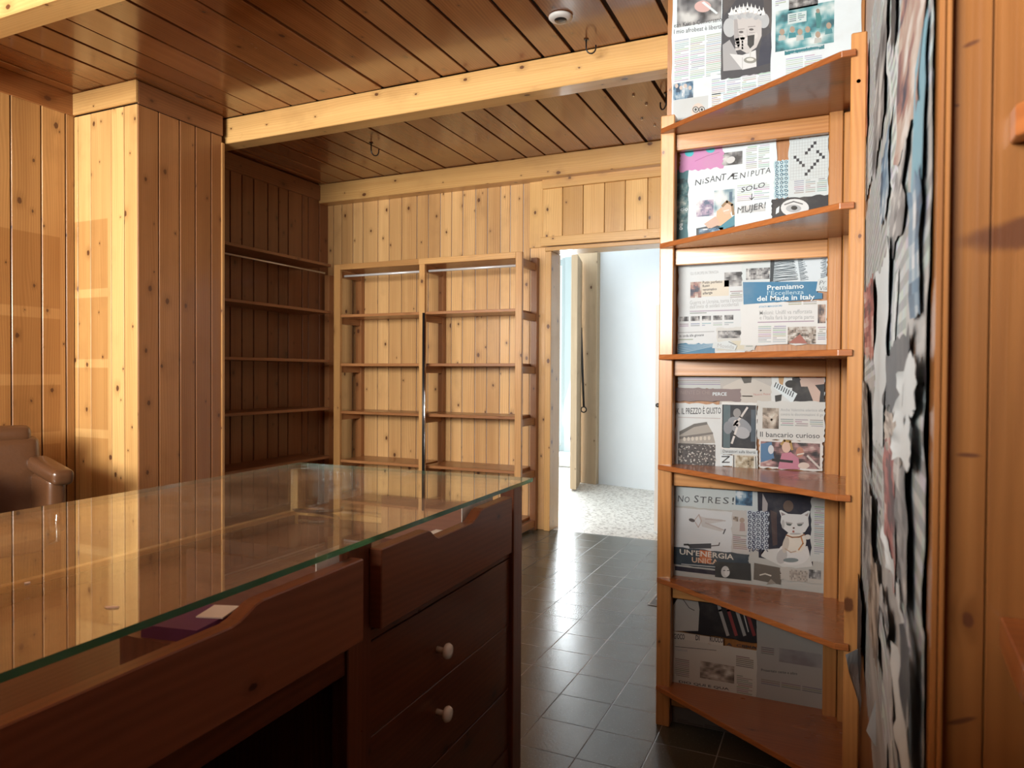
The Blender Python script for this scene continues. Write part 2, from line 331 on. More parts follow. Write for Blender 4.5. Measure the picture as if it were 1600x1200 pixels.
# pilaster
PX = -3.585; PF, PB = 2.79, 3.40
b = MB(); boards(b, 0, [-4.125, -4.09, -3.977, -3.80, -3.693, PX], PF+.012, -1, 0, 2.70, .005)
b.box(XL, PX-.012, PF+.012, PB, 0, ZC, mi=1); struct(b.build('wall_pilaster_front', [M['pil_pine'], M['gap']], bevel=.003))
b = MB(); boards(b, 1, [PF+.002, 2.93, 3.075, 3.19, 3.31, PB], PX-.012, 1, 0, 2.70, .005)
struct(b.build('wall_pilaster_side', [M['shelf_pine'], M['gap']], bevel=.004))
b = MB(); b.box(XL+.02, PX+.012, PF-.018, PF, 2.705, 2.828, 'x'); struct(b.build('trim_3', M['beam_pine'], bevel=.003))
b = MB(); b.box(PX, PX+.012, PF, PB-.005, 2.70, 2.826, 'y'); struct(b.build('trim_4', M['alcove_pine'], bevel=.003))
b = MB(); b.box(PX-.001, PX+.010, PB-.012, PB+.012, 0, 2.66, 'z'); struct(b.build('trim_5', M['post_pine'], bevel=.003))
# back wall and doorway
DX0, DX1, DH = -1.98, -1.132, 2.14
b = MB(); e = [-4.13, -4.05, -3.96, -3.84, -3.734, -3.579, -3.465, -3.339, -3.19, -3.08, -2.966, -2.86, -2.758, -2.642, -2.536, -2.422, -2.337, -2.226, -2.165, -2.03]
boards(b, 0, e, YB, -1, 0, 2.69, .006)
b.box(-4.3, DX0-.01, YB, YB+.14, 0, ZC, mi=1); b.box(DX0-.01, DX1+.04, YB, YB+.14, DH+.02, ZC, mi=1); b.box(DX1+.04, 1.0, YB, YB+.14, 0, ZC, mi=1)
b.box(DX1+.05, .9, YB-.012, YB, 0, ZC)
struct(b.build('wall_back', [M['wall_pine'], M['plaster']], bevel=.003))
b = MB(); dl = [-2.05, -1.89, -1.727, -1.563, -1.407, -1.243, -1.10, -.95, -.8]
b.box(-2.165, -2.052, YB-.03, YB, 2.165, 2.69, 'z', tone=.6)
for i in range(8): b.box(dl[i]+.002, dl[i+1]-.002, YB-.045, YB, 2.235, 2.60, 'z')
b.box(-2.05, -.8, YB-.06, YB, 2.60, 2.69, 'x'); b.box(-2.06, -.8, YB-.065, YB, 2.165, 2.235, 'x', tone=.4)
struct(b.build('wall_back_panel_over_door', M['beam_pine'], bevel=.003))
b = MB(); b.box(DX0-.048, DX0, YB-.04, YB+.16, 0, DH-.011, 'z'); b.box(DX0-.048, DX1+.05, YB-.05, YB+.16, DH-.01, DH+.02, 'x')
b.box(DX1, DX1+.05, YB-.04, YB+.16, 0, DH-.011, 'z'); struct(b.build('trim_door_casing', M['beam_pine'], bevel=.003))
# pier, right block, front wall
b = MB(); b.box(-.545, XR, 2.482, 5.1, 0, ZC); struct(b.build('wall_pier', M['near_pine']))
b = MB(); b.box(XR+.002, 2.4, .622, 5.1, 0, ZC); struct(b.build('wall_right', M['near_pine']))
b = MB()
fx = [XR+.006, .0985, .19, .31, .43, .55, .67, .80]
for i in range(len(fx)-1): b.box(fx[i]+.0004, fx[i+1]-.0004, .604, .622, 0, ZC, 'z', tone=.5)
b.box(XR-.0015, XR+.0025, .598, .625, 0, ZC, 'z', tone=.8); b.box(XR+.003, XR+.0062, .594, .620, 0, ZC, 'z', tone=1.0)
struct(b.build('wall_right_end_panel', M['near_pine'], bevel=.0007))
b = MB(); b.box(2.4, 2.5, -2.5, .63, 0, ZC); struct(b.build('wall_far_right', M['counter']))
x0, x1, z0, z1, yf = WIN
b = MB(); b.box(-4.3, x0, yf-.15, yf, 0, ZC); b.box(x1, 2.5, yf-.15, yf, 0, ZC); b.box(x0, x1, yf-.15, yf, 0, z0); b.box(x0, x1, yf-.15, yf, z1, ZC)
struct(b.build('wall_front', M['alcove_pine']))
b = MB()
for xx in (x0, (x0*2+x1)/3, (x0+x1*2)/3, x1-.05): b.box(xx, xx+.05, yf-.12, yf-.06, z0, z1)
b.box(x0, x1, yf-.12, yf-.06, z0, z0+.05); b.box(x0, x1, yf-.12, yf-.06, z1-.05, z1); struct(b.build('window_1', M['white']))
b = MB(); b.box(-2.45, .75, -.39, -.35, 0, 1.42, 'x'); struct(b.build('wall_added_light_blocker', M['counter']))  # unseen partition added behind the camera to shade the lower room
# street door in the left wall (behind the camera, mirrored in the case glass)
b = MB(); y0, y1 = -2.25, -1.27
b.box(XL-.08, XL-.02, y0, y0+.09, 0, 2.15); b.box(XL-.08, XL-.02, y1-.09, y1, 0, 2.15); b.box(XL-.08, XL-.02, y0, y1, 2.05, 2.15); b.box(XL-.08, XL-.02, y0, y1, 0, .12); b.box(XL-.08, XL-.02, y0, y1, .62, .74)
for i in range(8): b.box(XL-.06, XL-.04, y0+.1+i*.1, y0+.15+i*.1, .12, .62)
struct(b.build('door_3', M['white']))
# ------------------------------------------------------------------ ceiling beams
def beam(y, x1, label):
    b = MB(); b.box(XL+.005, x1, y, y+.12, 2.668, 2.829, 'x')
    o = b.build('ceiling_beam', M['beam_pine'], bevel=.004); tag(o, label, 'beam', 'pale beams across the ceiling'); return o
beam(1.84, XR-.002, 'pale pine ceiling beam at the top left corner, nearest the viewer'); beam(3.44, XR-.7, 'pale pine beam crossing the middle of the ceiling beside the pilaster')
beam(4.97, -.56, 'pale pine beam under the ceiling against the back wall above the shelving')
# ------------------------------------------------------------------ shelving
SZ = [2.06, 1.675, 1.275, .885, .485, .10]
YF = 4.75
def frame(root, x0, x1, yf, yb, top=2.085):
    """an upright ladder frame: front post, rear post and rungs, standing in the depth direction"""
    u = empty('upright', (0, 0, 0), 0, root)
    MB().box(x0, x1, yf, yf+.03, 0, top, 'z').build('front_post', M['post_pine'], u, .002)
    MB().box(x0, x1, yb-.045, yb, 0, top, 'z').build('rear_post', M['shelf_pine'], u, .002)
    for z in SZ: MB().box(x0+.008, x1-.008, yf+.03, yb-.045, z-.075, z-.022, 'y').build('rung', M['shelf_pine'], u, .002)
su = empty('shelving_unit', (-2.9, 4.9, 0)); tag(su, 'tall open pine shelving against the back wall between the alcove and the doorway', 'shelving')
su.location = (0, 0, 0)
UX = [(-3.775, -3.712), (-2.955, -2.905), (-2.137, -2.086)]
for a in UX: frame(su, a[0], a[1], YF, 5.085)
for bx0, bx1 in ((-3.712, -2.955), (-2.905, -2.137)):
    for i, z in enumerate(SZ): MB().box(bx0+.001, bx1-.001, YF+.01 if i < 4 else YF-.0+.01, 5.084, z-.022, z, 'x').build('shelf', M['shelf_pine'], su, .002)
    o = MB().tube([(bx0+.002, YF+.06, 1.995), (bx1-.002, YF+.06, 1.995)], .0095).build('hanging_rail', M['rail'], su)
for z in SZ: MB().box(-2.086, DX0+.095+.0, YF+.02, 5.04, z-.022, z-.0, 'y').build('shelf', M['shelf_pine'], su, .002) if False else None
MB().box(-2.96, -2.135, YF-.004, YF+.012, 2.04, 2.085, 'x').build('top_rail', M['post_pine'], su, .002)
MB().box(-3.712, -2.955, YF-.004, YF+.012, 2.04, 2.085, 'x').build('top_rail', M['post_pine'], su, .002)
# alcove shelving on the left wall
sa = empty('shelving_unit', (0, 0, 0)); tag(sa, 'dark reddish pine shelving on the left wall inside the alcove behind the pilaster', 'shelving')
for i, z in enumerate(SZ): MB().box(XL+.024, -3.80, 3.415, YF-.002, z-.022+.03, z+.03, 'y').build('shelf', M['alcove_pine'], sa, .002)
MB().tube([(-3.86, 3.42, 2.02), (-3.86, 4.74, 2.02)], .007).build('hanging_rail', M['rail'], sa)
MB().box(-3.83, -3.79, 3.41, 3.45, 0, 2.11, 'z').build('post', M['post_pine'], sa, .002)
MB().box(-4.09, -4.04, 5.02, 5.084, 0, 2.05, 'z').build('post', M['shelf_pine'], sa, .002)
MB().box(-4.10, -4.05, 4.70, YF-.003, 0, 2.06, 'z').build('post', M['gap'], sa, .002) if False else None
# dark pole in front of the middle upright
b = MB(); b.tube([(-2.885, 4.705, 0.012), (-2.885, 4.705, 1.66)], .010, 16).tube([(-2.868, 4.698, .012), (-2.868, 4.698, 1.62)], .006, 10, mi=1)
pl = b.build('metal_pole', [M['black'], M['chrome']]); tag(pl, 'thin black and chrome pole standing before the middle post of the back shelving', 'pole')
MB().lathe([(.035, 0), (.035, .008), (.02, .014), (.02, .05)], (-2.88, 4.705, 0)).build('base', M['white'], pl)
# ------------------------------------------------------------------ corner unit with triangular shelves before the pasted pier
YN = 2.48
NZ = [2.03, 1.643, 1.267, .893, .508, .138]
nu = empty('corner_shelving_unit', (0, 0, 0)); tag(nu, 'open pine corner shelving with triangular shelves in front of the newspapered pier', 'shelving')
MB().box(-.552, -.505, 2.42, 2.468, 0, 2.075, 'z').build('post', M['corner_post'], nu, .003)
MB().box(-.030, .010, 2.425, 2.468, 0, 2.08, 'z').build('post', M['corner_post'], nu, .003)
MB().box(.024, .061, 2.03, 2.062, 0, 2.075, 'z').build('post', M['corner_post'], nu, .003)
MB().box(.012, .034, 2.40, 2.468, 0, 2.0, 'z').build('post', M['corner_post'], nu, .003)
for z in NZ:
    MB().prism([(-.552, 2.415), (-.505, 2.468), (.034, 2.468), (.036, 2.02), (.002, 2.02)], 'z', z-.017, z, 'x').build('shelf', M['corner_shelf'], nu, .0015)
    MB().box(-.505, -.030, 2.442, 2.466, z-.072, z-.018, 'x').build('rail', M['corner_post'], nu, .002)
    MB().box(.036, .058, 2.062, 2.40, z-.06, z-.02, 'y').build('bracket', M['corner_post'], nu, .002)
for yy in (1.995, 1.95, 1.62, .86):
    MB().lathe([(.005, 0), (.005, .002)], (.042, 2.03, yy), 'y').build('nail', M['chrome'], nu) if yy == 1.95 else None
# shelves at the right edge, on the near panel
cu = empty('corner_shelving_unit', (0, 0, 0)); tag(cu, 'near pine corner shelving cut off by the right edge of the picture', 'shelving')
for z in (1.385, 1.03, .64, 1.77):
    MB().prism([(.107, .603), (.60, .603), (.60, .2), (.28, .2), (.101, .50)] if z < 1.2 else [(.1085, .603), (.60, .603), (.60, .2), (.35, .2), (.1085, .585)], 'z', z-.022, z, 'x').build('shelf', M['corner_shelf'], cu, .001)
# ------------------------------------------------------------------ the counter
CT = math.radians(1.6); ct = empty('shop_counter', (-.787, 1.88, 0), CT)
tag(ct, 'dark red wooden shop counter with drawers and a glass case top', 'counter')
L = -2.35; FX = -.035      # far end 0, near end L; face plane
W = -.815
cw = M['counter']
def cb(name, *a, grain='y', mat=None, bev=.002, par=None): return MB().box(*a, grain).build(name, mat or cw, par or ct, bev)
cb('corner_post', FX-.03, FX+.012, -.085, -.024, 0, .888, grain='z')
cb('corner_post', W, W+.03, -.06, -.02, 0, .888, grain='z', mat=M['beam_pine'])
cb('stile', FX-.03, FX+.006, -.84, -.765, 0, .885, grain='z'); cb('stile', FX-.03, FX+.006, L, L+.07, 0, .885, grain='z')
cb('end_panel', W+.03, FX-.03, -.06, -.03, 0, .742, grain='z'); cb('end_panel', W+.03, FX-.03, L, L+.03, 0, .74, grain='z')
cb('end_rail', W+.03, FX-.03, -.062, -.028, .742, .762, grain='x', mat=M['beam_pine'])
cb('back_panel', W, W+.02, L, -.06, 0, .742, grain='y'); MB().box(W+.004, W+.009, L, -.06, .742, .888).build('case_side_pane', M['pane'], ct); cb('case_floor', W+.02, FX-.03, L+.03, -.062, .70, .715, mat=M['counter_in'])
cb('divider', W+.02, FX-.03, -.81, -.79, 0, .70, grain='z')
cb('side_rail', W, W+.022, L, -.06, .742, .756, grain='y', mat=M['beam_pine'])
cb('rail', FX-.03, FX, -1.95, -.84, .655, .715); cb('rail', FX-.03, FX, -.765, -.085, .69, .712); cb('stile', FX-.03, FX+.006, -2.0, -1.93, 0, .885, grain='z')
cb('plinth', W+.02, FX-.03, L+.03, -.06, 0, .08, grain='y')
cp = MB().box(-.374, .374, -.002, .002, 0, .126).build('case_pane', M['pane'], ct); cp.location = ((W+FX)/2, -.046, .762); cp.rotation_euler = (0, 0, -CT)
def scoop(y0, y1, s0, s1, zt, zb, dip, name):
    up_ = lambda a, b, za, zb_: [(a+(b-a)*t, za+(zb_-za)*(3*t*t-2*t**3)) for t in (0, .25, .5, .75, 1)]
    pts = [(y0, zb), (y0, zt)] + up_(s0, s0+.045, zt, zt-dip) + up_(s1-.06, s1, zt-dip, zt) + [(y1, zt), (y1, zb)]
    o = MB().prism(pts, 'x', FX+.006, FX+.034, 'y').build(name, M['counter_front'], ct, .002); return o
d = scoop(-.775, -.150, -.60, -.33, .872, .722, .024, 'case_drawer'); dn = scoop(-1.93, -.832, -1.60, -1.085, .868, .72, .020, 'case_drawer')
for dd, a, b_ in ((d, -.765, -.155), (dn, -1.92, -.845)):
    MB().box(-.40, FX+.006, a, a+.012, .725, .85, 'x').build('drawer_side', M['counter_in'], dd); MB().box(-.40, FX+.006, b_-.012, b_, .725, .85, 'x').build('drawer_side', M['counter_in'], dd)
    MB().box(-.40, FX+.006, a, b_, .722, .728, 'y').build('drawer_bottom', M['counter_in'], dd)
for zb, zt, kn in ((.506, .682, .582), (.329, .500, .441), (.165, .321, .27), (.0+.085, .155, None)):
    dr = MB().box(FX-.02, FX+.001, -.763, -.087, zb+.002, zt+.006, 'y').build('drawer', cw, ct, .001, 1)
    if kn: MB().lathe([(.0075, 0), (.006, .012), (.007, .018), (.0165, .022), (.018, .027), (.015, .033), (.006, .035)], (FX+.001, -.50, kn), 'x', 24).build('knob', M['knob'], dr)
cb('back_panel', W+.02, W+.03, L, -.9, .08, .69, mat=M['gap'])
gt = MB(); gt.box(W-.012, 0, L, 0, .892, .902); g_ = gt.build('glass_top', [M['glass'], M['edge']], ct)
for p in g_.data.polygons:
    if abs(p.normal.z) < .5: p.material_index = 1
g_['label'] = 'dusty clear glass top with green edge'
def cpt(x, y, z): c, s = math.cos(CT), math.sin(CT); return Vector((-.787+x*c-y*s, 1.88+x*s+y*c, z))
def small(name, label, cat, mbf, loc, rz, mat, group=None):
    b = MB(); mbf(b); o = b.build(name, mat); o.location = loc; o.rotation_euler = (0, 0, rz); tag(o, label, cat, group); return o
small('price_card', 'small white card standing between glass and near case drawer, beside the counter stile', 'card', lambda b: b.box(-.0008, .0008, -.032, .032, 0, .035), cpt(-.045, -.878, .8555), CT, M['card'])
small('price_card', 'white card lying in the scoop of the near case drawer', 'card', lambda b: b.box(-.04, 0, -.022, .03, 0, .002), cpt(-.045, -1.105, .8475), CT+.3, M['card'])
small('purple_folder', 'purple folder lying under the white card in the near case drawer', 'folder', lambda b: b.box(-.09, 0, -.055, .045, 0, .018), cpt(-.045, -1.12, .8290), CT+.15, M['purple'])
small('cardboard_box', 'flat brown box under the purple folder inside the near case drawer', 'box', lambda b: b.box(-.12, 0, -.07, .07, 0, .1), cpt(-.045, -1.12, .7285), CT, M['counter_in'])
small('paper_slip', 'long white paper slip inside the far case drawer behind its scoop', 'paper', lambda b: b.box(-.05, 0, -.09, .13, 0, .09), cpt(-.06, -.50, .7285), CT, M['card'])
small('price_card', 'white card standing at the far end of the far case drawer', 'card', lambda b: b.box(-.0008, .0008, -.09, .09, 0, .15), cpt(-.045, -.27, .7285), CT, M['card'])
def scrap(b, w_, h_):
    b.prism([(-w_, -h_*.6), (-w_*.3, -h_), (w_*.9, -h_*.4), (w_, h_*.5), (w_*.1, h_), (-w_*.8, h_*.4)], 'z', 0, .0016)
p = onZ(43, 912, .902); small('paper_scrap', 'tiny white crumb on the glass counter near the left edge of the picture', 'scrap', lambda b: scrap(b, .003, .004), p+Vector((0, 0, .0003)), .3, M['card'])
p = onZ(175, 950, .902); small('paper_scrap', 'small oblong white paper scrap on the glass counter top', 'scrap', lambda b: scrap(b, .003, .009), p+Vector((0, 0, .0003)), -1.05, M['card'])
# black cable coil inside the far end of the case
b = MB(); pts = [(.055*math.cos(a)*(1+.02*i), .03*math.sin(a), .008+.002*i) for i, a in enumerate([k*PI/8 for k in range(34)])]
b.tube(pts, .0055, 8); o = b.build('black_cable', M['black']); o.location = cpt(-.66, -.12, .7155); tag(o, 'black cable coil lying inside the glass case at its far left corner', 'cable')
# ------------------------------------------------------------------ brown leather armchair beyond the counter
ac = empty('armchair', (-3.80, 2.15, 0), -.33); tag(ac, 'glossy brown leather armchair with rounded arms beyond the counter at the left edge', 'armchair')
def puff(name, sx, sy, sz, loc, rz=0, mat=None, rot=None, par=None):
    b = MB(); b.box(-sx, sx, -sy, sy, -sz, sz); o = b.build(name, mat or M['leather'], par or ac); o.location = loc
    bv = o.modifiers.new('b', 'BEVEL'); bv.width = min(sx, sy, sz)*.75; bv.segments = 4
    ss = o.modifiers.new('s', 'SUBSURF'); ss.levels = ss.render_levels = 1
    for p in o.data.polygons: p.use_smooth = True
    o.rotation_euler = rot or (0, 0, rz); return o
puff('seat', .22, .20, .08, (.02, 0, .38)); puff('backrest', .07, .22, .24, (-.16, .02, .62), rot=(0, -.10, 0)); puff('headrest', .05, .15, .05, (-.17, .05, .865), rot=(0, -.1, 0))
for sy in (.225, -.225):
    puff('armrest', .21, .052, .042, (.09, sy, .695), rot=(0, .10, .04)); puff('side_cushion', .17, .045, .14, (.05, sy, .53))
    MB().tube([(.20, sy, .60), (.22, sy, .36), (.05, sy*.7, .29)], .012).build('arm_support', M['chrome'], ac)
MB().tube([(0, 0, .06), (0, 0, .31)], .03).build('column', M['chrome'], ac); MB().lathe([(.22, 0), (.22, .02), (.05, .06)], (0, 0, 0)).build('base', M['black'], ac)
# ------------------------------------------------------------------ ceiling fittings
def hook(p, label, s=1.0, rz=0):
    b = MB(); b.tube([(0, 0, 0), (0, 0, -.03*s)]+[(.018*s*(1-math.cos(a)), 0, -.03*s-.022*s*math.sin(a)) for a in [k*PI/7 for k in range(1, 8)]]+[(.036*s, 0, -.02*s)], .0028*s, 8)
    b.lathe([(.009*s, -.003), (.009*s, 0)]); o = b.build('ceiling_hook', M['black']); o.location = p; o.rotation_euler = (0, 0, rz)
    tag(o, label, 'hook', 'hooks screwed into the ceiling')
hook(onZ(580, 224, 2.829), 'small iron hook in the ceiling over the back shelving, left of the others', 1.6, 1.0)
hook(onZ(1041, 146, 2.829), 'iron hook in the ceiling beside the newspapered pier', 1.6, 2.4)
hook(onZ(916, 62, 2.829), 'thin hook in the ceiling close before the middle beam', 1.3, .4)
p = onZ(876, 26, 2.828); b = MB(); b.lathe([(.055, 0), (.055, -.006), (.047, -.014), (.030, -.016)], n=32, mi=0); b.lathe([(.030, -.012), (.028, -.018), (.01, -.02)], n=24, mi=1)
o = b.build('ceiling_spotlight', [M['white'], M['black']]); o.location = p; tag(o, 'round white recessed ceiling spotlight with a dark centre', 'light')
for i, q in enumerate(((990, 149), (1010, 163), (1003, 186), (1023, 196))):
    p = onZ(q[0], q[1], 2.829); o = MB().lathe([(.009, 0), (.008, -.004), (.004, -.007)], n=16).build('screw_cap', M['chrome']); o.location = p
    tag(o, ['shiny screw cap in the ceiling, nearest the middle beam', 'shiny screw cap in the ceiling, second from the middle beam', 'shiny screw cap in the ceiling, leftmost of the lower pair', 'shiny screw cap in the ceiling, closest to the hook by the pier'][i], 'screw', 'screw caps in the ceiling')
# ------------------------------------------------------------------ back room
b = MB(); A = Vector((-2.37, 7.50, 0)); B_ = Vector((-.2, 6.85, 0))
b.prism([(A.x, A.y), (B_.x, B_.y), (B_.x+.05, B_.y+.2), (A.x+.05, A.y+.2)], 'z', 0, 3.2); struct(b.build('wall_back_room', M['plaster']))
b = MB(); b.box(-.5, -.3, 5.24, 7.2, 0, 3.2); struct(b.build('wall_back_room_right', M['plaster']))
b = MB(); b.box(-4.6, -4.5, 5.24, 9.2, 0, 3.2); struct(b.build('wall_back_room_left', M['plaster']))
b = MB(); b.box(-4.6, -.3, 5.1, 7.7, 3.0, 3.1); struct(b.build('ceiling_back_room', M['plaster']))
# worn wooden door frame and leaf beside the white wall
b = MB(); b.prism([(-2.62, 7.50), (-2.37, 7.42), (-2.36, 7.50), (-2.60, 7.60)], 'z', 0, 2.75, 'z'); o = struct(b.build('door_1_frame', M['old_door'], bevel=.004))
dleaf = empty('door_1', (0, 0, 0)); dleaf['kind'] = 'structure'
MB().prism([(-2.49, 6.93), (-2.41, 6.90), (-2.545, 7.44), (-2.615, 7.44)], 'z', .015, 2.42, 'z').build('door_leaf', M['old_door'], dleaf, .004)
p0 = onY(908, 512, 7.38); p1 = onY(912, 640, 7.38)
b = MB(); b.tube([(p0.x, p0.y, p0.z), (p1.x, p1.y, p1.z+.03)], .013, 10)
b.tube([(p1.x+.03*math.cos(a), p1.y, p1.z+.03*math.sin(a)) for a in [k*PI/8 for k in range(17)]], .007, 8)
o = b.build('door_bar', M['black']); tag(o, 'black iron bar with a ring hanging on the old door frame in the back room', 'bar')
# outer glazed door, step and bright yard
b = MB(); b.box(-4.4, -2.6, 8.6, 9.3, 0, .16); o = b.build('stone_step', M['stone'], bevel=.02); tag(o, 'rough pale stone step at the bright outer doorway of the back room', 'step')
d2 = empty('door_2', (0, 0, 0)); d2['kind'] = 'structure'
pa = onY(862, 560, 9.0).x; pb_ = onY(884, 560, 9.0).x; pc = onY(892, 560, 9.0).x
b = MB(); b.box(pa-.5, pa-.45, 9.0, 9.05, .16, 2.75); b.box(pa-.01, pa+.03, 9.0, 9.05, .24, 2.65); b.box(pb_-.06, pb_-.01, 9.0, 9.05, .16, 2.75)
for zz in (.16, 2.66): b.box(pa-.45, pb_-.06, 9.001, 9.049, zz, zz+.07)
b.build('door_frame', M['grey_frame'], d2); b = MB(); b.box(pb_, pb_+.09, 8.95, 9.06, .16, 2.75); b.build('door_post', M['grey_frame'], d2)
b = MB(); b.box(pa-.45, pb_-.07, 9.02, 9.026, .24, 2.66); b.build('door_pane', M['pane'], d2)
b = MB(); b.box(-7, -1.5, 11.5, 11.7, 0, 4); struct(b.build('wall_yard', M['outside']))
# white door edge with small handle on the right of the doorway
p = onY(1027, 600, 5.34); b = MB(); b.box(p.x-.012, p.x+.35, 5.32, 5.36, .02, 1.72); o = b.build('cupboard_door', M['white'], bevel=.003)
tag(o, 'white painted cupboard door edge with small handle just inside the doorway', 'door'); b = MB(); hz = onY(1029, 633, 5.32)
b.lathe([(.006, 0), (.006, -.02), (.016, -.025), (.016, -.032), (.006, -.034)], (hz.x, 5.32, hz.z), 'y', 16); b.build('knob', M['black'], o)
# ------------------------------------------------------------------ pasted newspapers
from mathutils import noise as mn
PAPER = (.62, .68, .70); INK = (.06, .06, .07); GREY = (.40, .41, .42); WHITE = (.74, .82, .86)
BW = [(.03, .03, .035), (.16, .16, .17), (.38, .38, .38), (.66, .66, .65)]
SEPIA = [(.07, .05, .04), (.24, .19, .15), (.47, .40, .33), (.70, .64, .56)]
TEAL = [(.04, .13, .16), (.10, .34, .38), (.40, .58, .60), (.74, .80, .80)]
BLUE = [(.03, .07, .13), (.08, .19, .32), (.30, .42, .52), (.70, .74, .78)]
RED = [(.06, .015, .015), (.30, .05, .04), (.55, .20, .16), (.70, .55, .48)]
MIXC = [(.05, .06, .10), (.35, .18, .16), (.50, .40, .34), (.72, .70, .68)]
def nz(x, y, s): return mn.noise(Vector((x, y, s*7.31)))*.5+.5
class Sheet:
    STEP = 0
    def __init__(s, name='newspaper_sheet'):
        s.name = name; s.bm = bmesh.new(); s.col = s.bm.loops.layers.float_color.new('Col'); Sheet.STEP += 1; s.base = 2.4815-.0007*Sheet.STEP/2.0
    def P(s, px, py, lev): v = onY(px, py, YN); return Vector((v.x, s.base-.00007*lev, v.z))
    def face(s, co, col):
        vs = [s.bm.verts.new(c) for c in co]
        try: f = s.bm.faces.new(vs)
        except ValueError: return
        for l in f.loops: l[s.col] = (col[0], col[1], col[2], 1)
    def poly(s, pts, col, lev=1): s.face([s.P(x, y, lev) for x, y in pts], col)
    def plane_rect(s, x0, y0, x1, y1):
        a = onY(x0, y0, YN); b = onY(x1, y1, YN); return a.x, b.x, a.z, b.z
    def rect(s, x0, y0, x1, y1, col, lev=1):
        xa, xb, za, zb = s.plane_rect(x0, y0, x1, y1); Y = s.base-.00007*lev
        s.face([Vector((xa, Y, za)), Vector((xa, Y, zb)), Vector((xb, Y, zb)), Vector((xb, Y, za))], col)
    def torn(s, x0, y0, x1, y1, col, seed=1, amp=1.2, lev=0):
        xa, xb, za, zb = s.plane_rect(x0, y0, x1, y1); r = random.Random(seed); pts = []; amp *= .0022
        for i in range(14): pts.append((xa+(xb-xa)*i/14, za+r.uniform(-amp, amp)))
        for i in range(14): pts.append((xb+r.uniform(-amp, amp), za+(zb-za)*i/14))
        for i in range(14): pts.append((xb+(xa-xb)*i/14, zb+r.uniform(-amp, amp)))
        for i in range(14): pts.append((xa+r.uniform(-amp, amp), zb+(za-zb)*i/14))
        s.face([Vector((x, s.base-.00007*lev, z)) for x, z in pts], col)
    def grid(s, x0, y0, x1, y1, fn, cell=2.2, lev=1):
        xa, xb, za, zb = s.plane_rect(x0, y0, x1, y1); nx = max(2, int(abs(x1-x0)/cell)); ny = max(2, int(abs(za-zb)/.0022/cell)); Y = s.base-.00007*lev
        V = [[s.bm.verts.new((xa+(xb-xa)*i/nx, Y, za+(zb-za)*j/ny)) for i in range(nx+1)] for j in range(ny+1)]
        for j in range(ny):
            for i in range(nx):
                f = s.bm.faces.new([V[j][i], V[j+1][i], V[j+1][i+1], V[j][i+1]]); c = fn((i+.5)/nx, (j+.5)/ny)
                for l in f.loops: l[s.col] = (c[0], c[1], c[2], 1)
    def photo(s, x0, y0, x1, y1, seed, ramp=BW, fx=4, fy=4, lev=1, cell=2.2):
        def fn(a, b):
            t = nz(a*fx, b*fy, seed)*.75+nz(a*fx*3, b*fy*3, seed+5)*.35-.05; t = min(.999, max(0, (t-.3)*2.2)); k = t*(len(ramp)-1); i = int(k); q = k-i
            return [ramp[i][c]*(1-q)+ramp[min(i+1, len(ramp)-1)][c]*q for c in range(3)]
        s.grid(x0, y0, x1, y1, fn, cell, lev)
    def cols(s, x0, y0, x1, y1, n, col=GREY, pitch=.0062, lev=1, seed=0):
        xa, xb, za, zb = s.plane_rect(x0, y0, x1, y1); r = random.Random(int(x0*7+y0*3+seed)); gw = .005; cw_ = (xb-xa-gw*(n-1))/n; Y = s.base-.00007*lev
        for k in range(n):
            a = xa+k*(cw_+gw); z = za
            while z-pitch > zb:
                e = a+cw_*(1 if r.random() > .14 else r.uniform(.3, .9)); st = a+(.004 if r.random() < .1 else 0); c = [q*r.uniform(.60, .95) for q in col]
                s.face([Vector((st, Y, z)), Vector((st, Y, z-pitch*.52)), Vector((e, Y, z-pitch*.52)), Vector((e, Y, z))], c); z -= pitch
    def ell(s, cx, cy, rx, ry, col, lev=2, rot=0, n=20):
        s.poly([(cx+rx*math.cos(a)*math.cos(rot)-ry*math.sin(a)*math.sin(rot), cy+rx*math.cos(a)*math.sin(rot)+ry*math.sin(a)*math.cos(rot)) for a in [2*PI*k/n for k in range(n)]][::-1], col, lev)
    def line(s, pts, wd, col, lev=3):
        for (x0, y0), (x1, y1) in zip(pts, pts[1:]):
            d = math.hypot(x1-x0, y1-y0) or 1; nx, ny = -(y1-y0)/d*wd/2, (x1-x0)/d*wd/2; ex_, ey_ = (x1-x0)/d*wd*.3, (y1-y0)/d*wd*.3
            s.poly([(x0+nx-ex_, y0+ny-ey_), (x1+nx+ex_, y1+ny+ey_), (x1-nx+ex_, y1-ny+ey_), (x0-nx-ex_, y0-ny-ey_)], col, lev)
    def text(s, st, x0, y0, x1, y1, h, col=INK, bold=0.0, lev=3, lean=0.0):
        """set the words between the baseline points, capitals h px high"""
        cu_ = bpy.data.curves.new('t', 'FONT'); cu_.body = st; cu_.size = 1; cu_.offset = bold; cu_.resolution_u = 2
        o = bpy.data.objects.new('t', cu_); sc.collection.objects.link(o); dg = bpy.context.evaluated_depsgraph_get(); dg.update()
        me = bpy.data.meshes.new_from_object(o.evaluated_get(dg)); xs = [v.co.x for v in me.vertices]
        if xs:
            a0, a1 = min(xs), max(xs); dx, dy = x1-x0, y1-y0
            V = []
            for v in me.vertices:
                t = (v.co.x-a0)/(a1-a0); q = v.co.y/.70
                V.append(s.bm.verts.new(s.P(x0+dx*t+lean*q*h, y0+dy*t-q*h, lev)))
            for p in me.polygons:
                try: f = s.bm.faces.new([V[i] for i in p.vertices])
                except ValueError: continue
                for l in f.loops: l[s.col] = (col[0], col[1], col[2], 1)
        bpy.data.objects.remove(o); bpy.data.meshes.remove(me); bpy.data.curves.remove(cu_)
